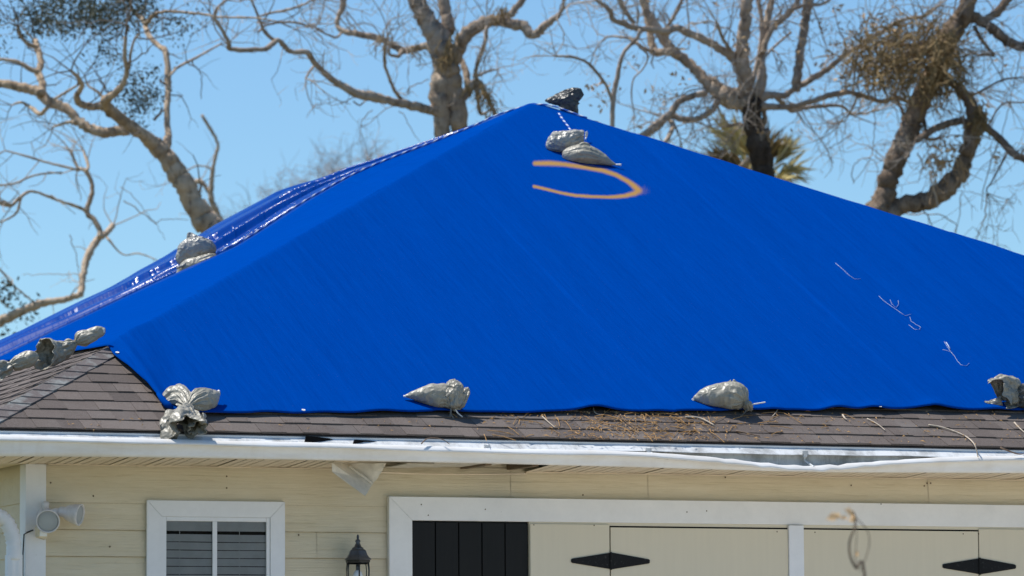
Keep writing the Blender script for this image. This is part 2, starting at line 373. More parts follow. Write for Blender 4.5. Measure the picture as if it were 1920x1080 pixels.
o = m.build('soffit_panel', MAT['soffit2'], house); o['label'] = 'torn soffit panel hanging down in a point'

# roof: slabs + shingle courses
roof_m = MB()
cor = [(XL, -OV), (XR, -OV), (XR, YB), (XL, YB)]
V = [(x, y, ZE-.012) for x, y in cor]+[tuple(A-np.array([0, 0, .012]))]+[(x, y, ZE-.035) for x, y in cor]
roof_m.add(V, [(0, 1, 4), (1, 2, 4), (2, 3, 4), (3, 0, 4), (0, 5, 6, 1), (1, 6, 7, 2), (2, 7, 8, 3), (3, 8, 5, 0), (8, 7, 6, 5)], .4)
cs = 1/math.sqrt(1+P_*P_); EXP = .147
def course_face(face, kmax):
    for k in range(kmax):
        s0 = k*EXP; y0 = s0*cs; half = W-y0
        if half < .2: break
        u = -half+random.uniform(-.3, 0)
        raised = False
        while u < half:
            wd = random.uniform(.08, .23); a = max(u, -half+.01); c = min(u+wd-.002, half-.01); u += wd; raised = not raised if random.random() < .8 else raised
            if c-a < .02: continue
            hb = .0105 if raised else .0065; tn = min(1, max(0, .5+random.gauss(0, .30)+(.06 if raised else -.06)))
            j1, j2 = random.uniform(-.003, .004), random.uniform(-.003, .004)
            def pt(uu, s, h):
                yy = s*cs; zz = s*cs*P_
                if face == 'front': return (XA+uu, -OV+yy-h*P_*cs, ZE+zz+h*cs)
                return (XL+yy-h*P_*cs, -OV+W-uu, ZE+zz+h*cs)
            s1 = s0+EXP*1.12
            lim = W-.01-s1*cs; a1 = max(a, -lim); c1 = min(c, lim)
            if c1 < a1: a1 = c1 = min(max((a+c)/2, -lim), lim)
            Vq = [pt(a, s0+j1-.004*(k == 0), -.002), pt(c, s0+j2-.004*(k == 0), -.002), pt(a, s0+j1-.004*(k == 0), hb), pt(c, s0+j2-.004*(k == 0), hb), pt(a1, s1, .0005), pt(c1, s1, .0005)]
            Fq = [(0, 1, 3, 2), (2, 3, 5, 4), (0, 2, 4), (1, 5, 3)]
            roof_m.add(Vq, Fq, tn)
course_face('front', 30); course_face('side', 34)
roof = roof_m.build('roof', MAT['shingle'], house, tone=True)
m = MB()
for sx, sy, nn in ((-1, -1, 24), (1, -1, 10)):
    m = MB()
    for i in range(nn):
        d0 = .02+i*.135; d1 = d0+.30
        def hp(d, side, lat, h):       # d plan distance up the hip from its corner
            bx = (XL if sx < 0 else XR); by = -OV
            x = bx-sx*d*.7071; y = by-sy*d*.7071
            z = ZE+P_*d*.7071
            if side == 0: return (x, y, z+h+.006)
            if side == 1: return (x-sx*lat*.75, y-0*sy, z+h)           # on the front plane
            return (x, y-sy*lat*.75, z+h)
        hb = .017; tn = min(1, max(0, random.gauss(.5, .25))); j = random.uniform(-.008, .008); L = .17
        Vq = []
        for d, h in ((d0+j, hb), (d1, .003)):
            Vq += [hp(d, 1, L, h), hp(d, 0, 0, h), hp(d, 2, L, h)]
        Vq += [tuple(np.array(v)-np.array((0, 0, .017))) for v in Vq[:3]]
        m.add(Vq, [(0, 1, 4, 3), (1, 2, 5, 4), (6, 7, 1, 0), (7, 8, 2, 1), (6, 0, 3), (2, 8, 5)], tn)
    m.build('hip_cap', MAT['cap'], roof, tone=True)
# drip edge under the lowest course
m = MB(); m.box((XL, -.503, ZE-.024), (XR, -.478, ZE-.0185)); m.box((XL, -.5062, ZE-.033), (XR, -.5035, ZE-.0185)); m.build('drip_edge', MAT['gutter'], roof)

# gutter
gx = np.arange(XL-.03, XR+.03, .06)
lipx = [(-60, 813), (0, 815), (200, 819.5), (400, 824.5), (640, 830), (820, 836), (960, 840.5), (1150, 844), (1225, 847), (1340, 857), (1440, 868), (1500, 873), (1560, 872), (1620, 866), (1690, 860.5), (1760, 856.5), (1840, 854.5), (1920, 853)]
botx = [(-60, 854), (0, 855.5), (250, 857), (400, 859), (680, 864), (960, 870), (1200, 876), (1440, 883), (1560, 885.5), (1700, 886), (1920, 887)]
LX = [wallp(x, y+2, -.60)[[0, 2]] for x, y in lipx]; BX = [wallp(x, y, -.565)[[0, 2]] for x, y in botx]
zl = np.interp(gx, [v[0] for v in LX], [v[1] for v in LX]); zb = np.interp(gx, [v[0] for v in BX], [v[1] for v in BX])
ker = np.array([.25, .5, .25]); zl[1:-1] = np.convolve(zl, ker, 'valid'); zb[1:-1] = np.convolve(zb, ker, 'valid')
sag = np.clip((2.675-zl)/.07, 0, 1)
mo = MB(); mi = MB(); ml = MB()
V = []; V2 = []; V3 = []
zf = np.linspace(0, 1, len(gx))
for x, a, c, sg in zip(gx, zl, zb, sag):
    yf = -.60-.03*sg; h = a-c; back = -.5015
    wob = .002*math.sin(x*2.3)
    dent = .010*math.exp(-((x+3.1)/.5)**2)
    V += [(x, back-.001, c+.004), (x, -.553, c), (x, -.565, c+.003), (x, -.570-dent*.6, c+.014), (x, -.5705-dent, c+.024), (x, -.574-.006*sg-dent, c+h*.40), (x, -.588-.015*sg+wob, c+h*.66), (x, yf+.004, c+h*.80), (x, yf+.002, a-.012)]
    tz = ZE-.034
    V2 += [(x, back-.0015, tz-.001), (x, back-.0035, tz-.02), (x, back-.0035, c+.010), (x, -.550, c+.006), (x, -.565, c+.03), (x, yf+.008, a-.02), (x, yf+.006, a-.010)]
    for dy, dz in ((.012, .003), (.005, .008), (-.003, .006), (-.019, -.014), (-.023, -.021), (-.019, -.027), (-.004, -.026), (.010, -.004)): V3.append((x, yf+dy+.012, a+dz-.004+.0015*math.sin(x*7+dy*90)+sg*(.004*math.sin(x*31+dy*60)+.003*math.sin(x*57))))
ap = None
def strip(mb, V, n, closed=False):
    r = len(V)//n; Fc = []
    for i in range(r-1):
        for j in range(n if closed else n-1):
            k = (j+1) % n; Fc.append((i*n+j, (i+1)*n+j, (i+1)*n+k, i*n+k))
    mb.add(V, Fc)
ap = MB(); VA = []
for i, x in enumerate(np.arange(XL, XR, .05)):
    q_ = .0025*math.sin(x*3.1)+.0015*math.sin(x*11); VA += [(x, -.504, ZE-.0225), (x, -.507, ZE-.030), (x, -.564+q_, ZE-.073+q_), (x, -.564+q_, ZE-.076+q_), (x, -.505, ZE-.034)]
strip(ap, VA, 5); ap.build('apron_flashing', MAT['liner'], roof)
strip(mo, V, 9); strip(mi, V2, 7); strip(ml, V3, 8, True)
gut = mo.build('gutter', MAT['gutter'], house, smooth=True); gut['label'] = 'sagging white gutter bent down at its right half'
mi.build('gutter_liner', MAT['liner'], gut, smooth=True); ml.build('gutter_lip', MAT['gutter'], gut, smooth=True)
for px, py in ((545, 823), (905, 829), (1207, 836), (1500, 843), (1913, 850)):   # hangers
    x = wallp(px, py, -.49)[0]; a = np.interp(x, gx, zl); sg = np.interp(x, gx, sag)
    m = MB(); yf = -.60-.03*sg
    m.tube([(x-.012, -.560, ZE-.058), (x, -.566, ZE-.054), (x+.003, -.55, (ZE-.06+a)/2-.004), (x+.012+.02*sg, yf+.012, a-.004)], [.007, .008, .007, .008], 6)
    m.box((x-.022, -.572, ZE-.070), (x+.018, -.556, ZE-.052)); m.box((x-.013, -.5725, ZE-.090), (x+.011, -.557, ZE-.0705))
    m.build('gutter_hanger', MAT['liner'], gut)
# downspout at the corner
m = MB()
pts = [wallp(x, y, -.10) for x, y in ((-60, 952), (-20, 962), (0, 968), (12, 978), (20, 994), (25, 1012), (26, 1030), (26, 1050))]
PT = []
for i in range(len(pts)-1):
    for k in range(4): PT.append(pts[i]*(1-k/4)+pts[i+1]*k/4)
PT.append(pts[-1]); rr = [(.049 if i % 2 else .0415) if i < 23 else .0455 for i in range(len(PT))]
m.tube(PT, rr, 16)
m.build('downspout_elbow', MAT['white'], house, smooth=True)
m = MB(); b0 = pts[-1]; V = []
for z in (b0[2]+.03, 0.05):
    for i in range(40):
        t = i*2*math.pi/40; r = .046*(1+.05*math.cos(t*10)); rx = max(-.84, min(.84, math.cos(t)))/.84; ry = max(-.84, min(.84, math.sin(t)))/.84
        V.append((b0[0]+rx*r, b0[1]+ry*r*.8, z))
m.add(V, [(i, (i+1) % 40, 40+(i+1) % 40, 40+i) for i in range(40)]); m.build('downspout', MAT['white'], house)

# window
win = empty('window', (-1.956, -.02, 1.4), None, None); win.parent = house; win.location = Vector((-1.956, -.02, 1.4))-house.location
TX0, TX1, TZ = -2.394, -1.517, 2.362; tw = .093
m = MB()
def mitre(m, x0, x1, z1, t, y0, y1, zb=.6, tr=None):
    tr = tr or t
    m.add([(x0, y0, z1), (x1, y0, z1), (x1-t, y0, z1-tr), (x0+t, y0, z1-tr), (x0, y1, z1), (x1, y1, z1), (x1-t, y1, z1-tr), (x0+t, y1, z1-tr)], [(0, 3, 2, 1), (4, 5, 6, 7), (0, 1, 5, 4), (3, 7, 6, 2), (0, 4, 7, 3), (1, 2, 6, 5)])
    for a, c, s in ((x0, x0+t, 1), (x1-t, x1, -1)):
        zt1 = z1 if s > 0 else z1-tr; zt2 = z1-tr if s > 0 else z1; g = .0012
        V = [(a, y0, zb), (c, y0, zb), (c, y0, zt2-g), (a, y0, zt1-g), (a, y1, zb), (c, y1, zb), (c, y1, zt2-g), (a, y1, zt1-g)]
        m.add(V, [(0, 1, 2, 3), (4, 7, 6, 5), (0, 3, 7, 4), (1, 5, 6, 2), (0, 4, 5, 1)])
mitre(m, TX0, TX1, TZ, tw, -.042, -.0175, .75, .098); m.build('frame', MAT['white'], win, bevel=.002)
m = MB(); x0, x1, z1 = TX0+tw, TX1-tw, TZ-.098
m.box((x0, -.034, .75), (x0+.032, -.018, z1)); m.box((x1-.024, -.034, .75), (x1, -.018, z1)); m.box((x0+.032, -.034, z1-.026), (x1-.024, -.018, z1))
xm = wallp(400, 1000)[0]; m.box((xm-.015, -.032, .75), (xm+.015, -.020, z1-.026)); m.box((x0+.032, -.032, 1.35), (xm-.015, -.0195, 1.39)); m.box((xm+.015, -.032, 1.35), (x1-.024, -.0195, 1.39))
m.build('sash', MAT['white'], win, bevel=.004)
m = MB(); m.box((x0+.03, -.0245, .75), (x1-.02, -.0215, z1-.02)); m.build('pane', MAT['pane'], win)
m = MB(); z = z1-.03
m.box((x0, -.0190, z-.055), (x1, -.0172, z+.03))
z -= .075; k = 0
while z > .8:
    V = []
    for u in np.linspace(0, 1, 9):
        xx = x0+(x1-x0)*u; dz = .0007*math.sin(u*6+k)
        V += [(xx, -.0190, z-.0445+dz), (xx, -.0178, z+dz)]
    m.add(V, [(2*i, 2*i+2, 2*i+3, 2*i+1) for i in range(8)]); z -= .049; k += 1
for xx in (wallp(335, 1000)[0], wallp(447, 1000)[0]): m.box((xx-.002, -.0204, .8), (xx+.002, -.0198, z1-.03))
m.build('blind', MAT['blind'], win)
m = MB(); m.box((x0, -.0170, .75), (x1, -.0166, z1)); m.build('backing', MAT['dark'], win)

# garage door
gd_ = empty('garage_door', (1.9, -.03, 0), None, None); gd_.parent = house; gd_.location = Vector((1.9, -.03, 0))-house.location
GX0, GX1, GT = -.845, 5.25, 2.404; GB = 2.258
m = MB(); mitre(m, GX0, GX1, GT, .152, -.055, -.0175, 0.02, GT-GB); m.build('frame', MAT['white_h'], gd_, bevel=.0025)
gx0 = GX0+.152
m = MB(); xs = [gx0+.004+i*.1545 for i in range(6)]; xs[-1] = .086
for a, c in zip(xs[:-1], xs[1:]): m.box((a+.004, -.036, .3), (c-.004, -.022, GB-.012))
m.box((gx0, -.0205, .3), (.086, -.0180, GB-.001)); m.build('board_panel', MAT['black_board'], gd_, bevel=.003)
m = MB(); m.box((.087, -.047, .02), (GX1-.152, -.0180, GB-.0005)); m.build('door_header', MAT['beige'], gd_)   # plywood backing seen above the leaves
J1, J2 = .630, 3.235; ZD = GB-.024
for a, c in ((.089, J1-.004), (J1+.004, 1.864), (1.973, J2-.004), (J2+.004, 5.0)):
    m = MB(); fix = a < .1 or c > 4.9
    m.box((a, -.060, .03), (c, -.0475, ZD+.010 if fix else ZD-.006)); m.build('door_leaf', MAT['beige'], gd_, bevel=.0015)
m = MB(); m.box((J1-.003, -.0487, .03), (J2+.003, -.0476, ZD+.004)); m.build('door_gap', MAT['dark'], gd_)
m = MB(); m.box((1.866, -.074, .03), (1.971, -.0485, GB-.004)); m.build('astragal', MAT['white'], gd_, bevel=.003)
for cx, cz in ((J1, 2.017), (J2, 2.002)):
    m = MB(); V = []
    for yy in (-.068, -.0605):
        for dx, dz in ((-.268, .008), (-.258, .013), (-.012, .050), (.012, .052), (.258, .013), (.268, .008), (.268, -.010), (.258, -.015), (.012, -.052), (-.012, -.050), (-.258, -.015), (-.268, -.010)): V.append((cx+dx, yy, cz+dz))
    n = 12; m.add(V, [tuple(range(n))[::-1], tuple(range(n, 2*n))]+[(i, (i+1) % n, n+(i+1) % n, n+i) for i in range(n)])
    m.lathe([(.007, -.056), (.0085, -.05), (.0085, .05), (.007, .056)], (cx, -.070, cz), 10); m.build('hinge', MAT['iron'], gd_, bevel=.0015)

for px, py, Y in ((95, 905, -.0165), (175, 930, -.0165), (425, 915, -.0165), (206, 1025, -.0165), (425, 893, -.0165), (560, 1003, -.0165), (1738, 906, -.0165), (1733, 911, -.0165), (1745, 906, -.0165), (1596, 910, -.0165), (1093, 928, -.0165), (1360, 895, -.0165)):
    m = MB(); m.lathe([(.0055, 0), (.003, .0012)], wallp(px, py, Y), 8, (0, -1, 0)); m.build('nail', MAT['caulkdark'], house)
for px, py in ((1652, 945), (1288, 960), (1325, 958), (1457, 997), (1528, 998), (1806, 1001), (1835, 1001), (1001, 984), (1114, 985), (790, 946), (910, 955), (803, 966)):
    Y = -.0555 if py < 975 else -.0605
    m = MB(); m.lathe([(.0045, 0), (.002, .001)], wallp(px, py, Y), 8, (0, -1, 0)); m.build('nail', MAT['caulkdark'], gd_)
# ------------------------------------------------------------------ lamps
fl = empty('floodlight', wallp(85, 980, -.03), 'white twin head security floodlight with motion sensor on the corner board', 'floodlight')
c0 = wallp(82, 968, -.03); s = 1/300.
m = MB(); m.lathe([(.055, 0), (.055, .018), (.046, .03)], c0+np.array([.01, 0, .0]), 24, (0, -1, 0)); m.lathe([(.02, .0), (.022, .05), (.012, .06)], c0+np.array([.0, -.03, .03]), 14, (0, -.3, 1)); m.build('mounting_plate', MAT['lampwhite'], fl, smooth=True)
def head(axis, o, r, ln):
    h = MB(); h.lathe([(r*.44, 0), (r*.52, ln*.12), (r*.50, ln*.24), (r*.72, ln*.40), (r*.90, ln*.66), (r*1.0, ln*.90), (r*1.04, ln), (r*.93, ln+.002), (r*.9, ln*.86), (r*.5, ln*.5)], o, 28, axis)
    hh = h.build('lamp_head', MAT['lampwhite'], fl, smooth=True)
    ax = np.array(axis)/np.linalg.norm(axis)
    g = MB(); g.lathe([(r*.915, ln*.93), (r*.86, ln*.965), (r*.5, ln*1.0), (r*.05, ln*1.01)], o, 28, axis); g.build('lens', MAT['lens'], hh, smooth=True)
    k = MB(); k.lathe([(r*.36, ln*.52), (r*.42, ln*.72), (r*.36, ln*.84), (r*.02, ln*.92)], o, 14, axis); k.build('bulb', MAT['bulb'], hh, smooth=True)
head((-.28, -1, -.28), c0+np.array([.012, -.05, -.005]), .069, .13)
head((.84, -.66, -.20), c0+np.array([.078, -.07, .028]), .064, .135)
m = MB(); m.tube([c0+np.array([.03, -.03, .02]), c0+np.array([.06, -.055, .03]), c0+np.array([.10, -.075, .026])], [.018, .02, .022], 12); m.build('arm', MAT['lampwhite'], fl, smooth=True)
m = MB(); e = wallp(78, 1000, -.09)
m.tube([e+np.array([-.01, .05, .05]), e+np.array([0, .0, .03])], .014, 10)
V = []
for yy, sc in ((-.045, 1.), (.02, 1.12)):
    for dx, dz in ((-.034, .035), (.028, .042), (.018, -.036), (-.03, -.022)): V.append(tuple(e+np.array([dx*sc, yy, dz*sc])))
m.add(V, [(3, 2, 1, 0), (4, 5, 6, 7), (0, 1, 5, 4), (1, 2, 6, 5), (2, 3, 7, 6), (3, 0, 4, 7)]); m.build('motion_sensor', MAT['lampcream'], fl, bevel=.004)
m = MB(); m.box(e+np.array([-.026, -.052, -.02]), e+np.array([.020, -.0455, .012])); m.build('sensor_window', MAT['bulb'], fl, bevel=.004)
m = MB(); m.tube([wallp(62, 994, -.035), wallp(52, 998, -.036), wallp(45, 1002, -.037), wallp(43, 1040, -.036), wallp(42.5, 1100, -.036)], .0045, 6); m.build('cable', MAT['blackmetal'], fl, smooth=True)

LY = -.16; lc = wallp(671, 1052, LY); lz = lambda py: wallp(671, py, LY)[2]
la = empty('wall_lantern', (lc[0], LY, lz(1100)), 'pewter coach lantern with glass sides and white bulb between window and garage door', 'lantern')
m = MB(); o = np.array([lc[0], LY, 0.])
def L(py): return lz(py)
def oct(prof, mat, name, n=6, tw=.3, smooth=False):
    mm = MB(); V = []
    for r, z in prof:
        for i in range(n):
            t = tw+i*2*math.pi/n; V.append((o[0]+r*math.cos(t), o[1]+r*math.sin(t), z))
    mm.add(V, [(i*n+j, i*n+(j+1) % n, (i+1)*n+(j+1) % n, (i+1)*n+j) for i in range(len(prof)-1) for j in range(n)]+[tuple(range(n))[::-1], tuple((len(prof)-1)*n+j for j in range(n))])
    return mm.build(name, mat, la, smooth=smooth)
cap = oct([(.088, L(1050)), (.090, L(1048.5)), (.074, L(1045)), (.063, L(1040)), (.054, L(1033)), (.048, L(1031)), (.042, L(1030))], MAT['pewter'], 'lantern_cap')
mm = MB(); mm.lathe([(.038, L(1031)), (.034, L(1027)), (.022, L(1025)), (.016, L(1020)), (.012, L(1018)), (.017, L(1015)), (.013, L(1012)), (.006, L(1011)), (.0085, L(1007)), (.0065, L(1004)), (.001, L(1002))], o, 18); mm.build('finial', MAT['pewter'], la, smooth=True)
oct([(.070, L(1056)), (.080, L(1054.5)), (.082, L(1051)), (.079, L(1050.1))], MAT['blackmetal'], 'lantern_rim')
mm = MB()
for i in range(6):
    t = .3+i*math.pi/3; V = [(o[0]+r*math.cos(t), o[1]+r*math.sin(t), L(y)) for r, y in ((.070, 1055), (.074, 1068), (.072, 1090), (.06, 1130), (.045, 1160))]
    mm.tube(V, .005, 6)
mm.build('lantern_frame', MAT['blackmetal'], la, smooth=True)
mm = MB(); mm.lathe([(.061, L(1056)), (.068, L(1070)), (.066, L(1090)), (.054, L(1130)), (.042, L(1160))], o, 24); mm.build('lantern_glass', MAT['glass'], la, smooth=True)
mm = MB(); mm.lathe([(.013, L(1056)), (.014, L(1067)), (.011, L(1068.4))], o, 14); mm.build('socket', MAT['pewter'], la, smooth=True)
mm = MB(); mm.lathe([(.006, L(1068.6)), (.017, L(1070)), (.026, L(1073)), (.033, L(1079)), (.035, L(1086)), (.030, L(1096)), (.014, L(1106))], o, 20); mm.build('bulb', MAT['bulb'], la, smooth=True)
mm = MB(); mm.tube([(o[0], -.02, L(1175)), (o[0], -.1, L(1185)), (o[0], LY, L(1165))], .012, 8); mm.lathe([(.05, 0), (.045, .02)], (o[0], -.018, L(1175)), 20, (0, -1, 0)); mm.lathe([(.05, L(1160)), (.03, L(1168))], o, 14); mm.build('bracket', MAT['blackmetal'], la, smooth=True)

# ------------------------------------------------------------------ tarp
def sstep(x): x = np.clip(x, 0, 1); return x*x*(3-2*x)
hcX = [0, .5, .9, 1.2, 1.46, 1.8, 2.05, 2.35, 3, 5.5]; hcV = [0, .022, .05, .075, .085, .055, .015, -.03, -.015, .02]
hsX = [0, .47, 1.13, 1.57, 1.95, 2.5, 3.2, 5.5]; hsV = [0, .045, .13, .20, .16, .05, .0, 0]
def left_h(X, r):
    Hc = np.interp(X, hcX, hcV); Hs = np.interp(X, hsX, hsV); g = sstep((X-.3)/1.0)
    mod = lambda a, p: g*(.62+.38*np.sin(X*a+p))
    kn = [-1, -.35, .09, .135, .19, .215, .40, .425, .455, .66, .70, .735, .86, 1.0]
    mx = lambda t: (1-t)*Hc+t*Hs
    kv = [0*X, .42*Hc, Hc+.012*g, Hc-.045*g, mx(.05)-.105*g, mx(.08)+.030*mod(2.6, .4), mx(.3)-.040*mod(2.1, 2), mx(.33)-.048*g, mx(.36)+.038*mod(3.3, 1.2),
          mx(.6)-.035*mod(2.4, 3), mx(.64)-.040*g, mx(.68)+.030*mod(2.9, 0.), mx(.86)-.012*g, Hs]
    h = np.zeros_like(X)
    for i in range(len(kn)-1):
        t = (r-kn[i])/(kn[i+1]-kn[i]); mk = (r >= kn[i]) & (r <= kn[i+1])
        h = np.where(mk, kv[i]+(kv[i+1]-kv[i])*sstep(t), h)
    # small wrinkles running along the slope of the hip
    h = h+g*sstep((r+.55)/.7)*(.004*np.sin(34*r+2.2*np.sin(X*1.9))+.003*np.sin(61*r-3.1*X+1.3*np.sin(4.1*X))+.005*np.sin(9*X+5*r+2*np.sin(5*X))*sstep(r+.2))
    return h
def sheet_z(x, y):
    """tarp surface height over plan point(s)"""
    x = np.asarray(x, float); y = np.asarray(y, float)
    dF = y+OV; dL = x-XL; dR = XR-x; dB = YB-y
    D4 = np.stack([dF, dL, dR, dB]); k = .022
    mn = D4.min(0); sm = mn-k*np.log(np.exp(-(D4-mn)/k).sum(0))
    z = ZE+P_*(sm+.018)+.030
    X = XA-x; Y = y-A[1]
    isl = (dL <= dF) & (dL <= dB) & (dL <= dR); Xs = np.maximum(X, 1e-4)
    z = z+np.where(isl, left_h(Xs, np.clip(Y/Xs, -1, 1)), 0)
    isb = (dB < dF) & (dB < dL) & (dB <= dR); Yb = np.maximum(Y, 1e-4)
    z = z+np.where(isb, np.interp(Yb, hsX, hsV)*sstep((-(x-XA)/Yb+1)/2), 0)
    return z
# lower outline of the front sheet, from the hip to the corner fold and on along the eave
def frontup(px, py): return hit(px, py, (0, -P_, 1), (0, -OV, ZE+.036))
edge = [frontup(197, 643), frontup(212, 662), frontup(240, 690), frontup(275, 722), frontup(300, 750), frontup(318, 767), frontup(345, 771), frontup(395, 772.5)]
for x in range(470, 2600, 12):
    y = 772.5-6.5*(x-395)/1525+1.0*math.sin(x*.021)+.8*math.sin(x*.057+1)
    edge.append(frontup(x, y))
EP = np.array(edge)[:, :2]
hipYe = .5*((XA-EP[0, 0])+(A[1]-EP[0, 1])); EP[0] = (XA-hipYe, A[1]-hipYe)
# order by ratio (x-xa)/(ya-y)
er = (EP[:, 0]-XA)/(A[1]-EP[:, 1]); eY = A[1]-EP[:, 1]
mk = er < 1.0; er = np.append(er[mk], 1.0); eY = np.append(eY[mk], eY[mk][-1]); eY = np.where(er <= er[0], hipYe, eY)
NF, NL, NR_, NB_, NS = 640, 420, 40, 90, 250
cols = []
rf = np.linspace(-1, 1, NF, endpoint=False)
Yf = np.interp(rf, er, eY)
for r, Ye in zip(rf, Yf): cols.append((r*Ye, -Ye, 0))
for r in np.linspace(-1, 1, NR_, endpoint=False): cols.append((eY[-1], r*eY[-1], 1))
for r in np.linspace(1, -1, NB_, endpoint=False): cols.append((r*4.3+(r-1)*-.0, 4.3, 2))
xeL = lambda r: hipYe-.55*(r+1)
for r in np.linspace(1, -1, NL, endpoint=False): cols.append((-xeL(r), r*xeL(r), 3))
cols = np.array(cols); NC = len(cols)
ss = np.linspace(0, 1, NS+1)[1:]; ss = ss**.85
PX = XA+np.outer(ss, cols[:, 0]); PY = A[1]+np.outer(ss, cols[:, 1]); PZ = sheet_z(PX, PY)
kind = np.broadcast_to(cols[:, 2], PX.shape)
# front face: faint seams + slack waves, lifted bits of the lower edge
fx, fy, fz = project(np.stack([PX, PY, PZ], -1).reshape(-1, 3)); fx = fx.reshape(PX.shape); fy = fy.reshape(PX.shape)
isF = (kind == 0)
hF = np.zeros_like(PX)
for sx0 in (-.62, 1.05, 2.92, 4.7): hF += .0055*sstep((PX-sx0)/.03)-.0055*sstep((PX-sx0-.16)/.30)
hF += .0035*np.sin(PX*5.1+.6*np.sin(PY*2.1))*np.sin(PY*.9+1)+.002*np.sin(PX*17+1.2*np.sin(PY*1.3))
dl = 1-np.broadcast_to(ss[:, None], PX.shape)
for ex, wd, hh in ((1118, 34, .030), (1235, 25, .010), (1568, 30, .032), (1640, 26, .026), (1750, 32, .026), (1450, 20, .012), (700, 60, .008), (1870, 30, .012)):
    hF += hh*np.exp(-((fx-ex)/wd)**2)*np.exp(-(dl*eY.mean()/.10)**2)
# the slanted left edge stands off the shingles; a pull crease runs down to the corner
hF += .028*np.exp(-(dl*5/.30)**2)*sstep((330-fx)/60)*sstep((fx-205)/45)
hF += .014*np.exp(-((fx-(262+(fy-690)*.72))/7)**2)*sstep((fy-600)/70)*(fx < 345)
PZ = PZ+np.where(isF, hF, 0)
# paint
PP = np.array([(1003, 306), (1030, 307), (1060, 309.5), (1100, 314), (1130, 320), (1155, 328), (1178, 340), (1191, 350), (1197, 357), (1190, 363), (1172, 367.5), (1140, 370), (1110, 370), (1080, 367), (1050, 361), (1025, 355), (1001, 349.5)], float)
PW = .70*np.array([5.0, 5.5, 5.2, 5.2, 5.0, 5.0, 5.5, 7.0, 8.5, 6.0, 4.5, 3.8, 3.4, 3.3, 3.2, 3.4, 3.2])
best = np.zeros_like(fx)
sel = isF & (fx > 960) & (fx < 1240) & (fy > 280) & (fy < 395)
q = np.stack([fx[sel], fy[sel]], -1); bv = np.zeros(len(q))
for i in range(len(PP)-1):
    a, c = PP[i], PP[i+1]; d = c-a; t = np.clip(((q-a)@d)/(d@d), 0, 1); ds = np.linalg.norm(q-(a+t[:, None]*d), axis=1)
    wd = PW[i]*(1-t)+PW[i+1]*t; bv = np.maximum(bv, np.clip(1.08-.50*(ds/wd)**1.25, 0, 1))
bl = np.linalg.norm((q-np.array([1204, 356]))/np.array([1.5, 1]), axis=1); bv = np.maximum(bv, np.clip( .30-.020*bl, 0, 1))
best[sel] = bv
rl = np.broadcast_to((cols[:, 1]/np.where(np.abs(cols[:, 0]) < 1e-6, 1, -cols[:, 0])), PX.shape)
gloss = np.where(kind == 3, sstep((rl-.02)/.12)*(1-.65*sstep((XA-PX-2.5)/.9)), np.where(kind == 0, sstep((fx-1500)/400)*0, .0))
V = np.concatenate([[[XA, A[1], float(sheet_z(XA, A[1]))]], np.stack([PX, PY, PZ], -1).reshape(-1, 3)])
idx = np.arange(NC); nx = (idx+1) % NC
Fq = []
for i in range(NS-1):
    a = 1+i*NC
    Fq.append(np.stack([a+idx, a+NC+idx, a+NC+nx, a+nx], 1))
Fq = np.concatenate(Fq).tolist()+[(0, 1+i, 1+(i+1) % NC) for i in range(NC)]
# hem turned under at the edge
rim = V[1+(NS-1)*NC:].copy(); rim[:, 2] = np.minimum(rim[:, 2]-.010, 1e9); k0 = len(V); V = np.concatenate([V, rim])
Fq += [(1+(NS-1)*NC+i, k0+i, k0+(i+1) % NC, 1+(NS-1)*NC+(i+1) % NC) for i in range(NC)]
m = MB(); m.v = [V]; m.f = [tuple(f) for f in Fq]; m.n = len(V)
pad = lambda a: np.concatenate([[0], a.reshape(-1), np.zeros(NC)])
tarp = m.build('tarp', MAT['tarp'], None, smooth=True, attrs={'paint': pad(best), 'gloss': pad(gloss)})
tag(tarp, 'blue tarp over the whole roof with an orange spray painted curve below its peak', 'tarp')
def onfront(px, py, lift=.0):
    p = front(px, py)
    p = hit(px, py, (0, -P_, 1), (0, -OV, ZE+.039+lift)); return p
# loose threads
for pts in ([(1566, 493), (1578, 503), (1592, 516), (1602, 523), (1614, 523)], [(1648, 555), (1656, 563), (1668, 572), (1680, 580), (1690, 587), (1698, 592), (1708, 589)], [(1669, 562), (1672, 570), (1681, 577), (1685, 570), (1684, 563)],
            [(1706, 594), (1708, 602), (1717, 608), (1726, 613), (1724, 618), (1714, 617), (1704, 609)], [(1770, 640), (1776, 650), (1783, 660), (1790, 668), (1795, 677), (1802, 684), (1812, 686), (1817, 681)], [(1767, 655), (1778, 658), (1786, 661)]):
    m = MB(); m.tube([onfront(x, y, .004) for x, y in pts], .0013, 4); m.build('loose_thread', MAT['thread'], tarp, smooth=True)
m = MB(); m.tube([onfront(1774, 642, .004), onfront(1778, 648, .008), onfront(1781, 654, .004)], .004, 5); m.build('loose_thread', MAT['thread'], tarp, smooth=True)
for px, py in ((220, 661), (569, 769), (1120, 759), (1650, 762)):
    c = onfront(px, py, .014); m = MB(); nrm = np.array([0, -P_, 1])
    m.lathe([(.012, 0), (.012, .003), (.006, .003), (.005, .001)], c, 14, nrm); m.build('grommet', MAT['string'], tarp)
# fold of the sheet at the corner by the lower left bag
m = MB(); m.tube([onfront(296, 738, .02), onfront(305, 750, .02), onfront(314, 759, .012), onfront(322, 764, .01)], [.010, .018, .022, .014], 12); m.build('corner_fold', MAT['tarp'], tarp, smooth=True)
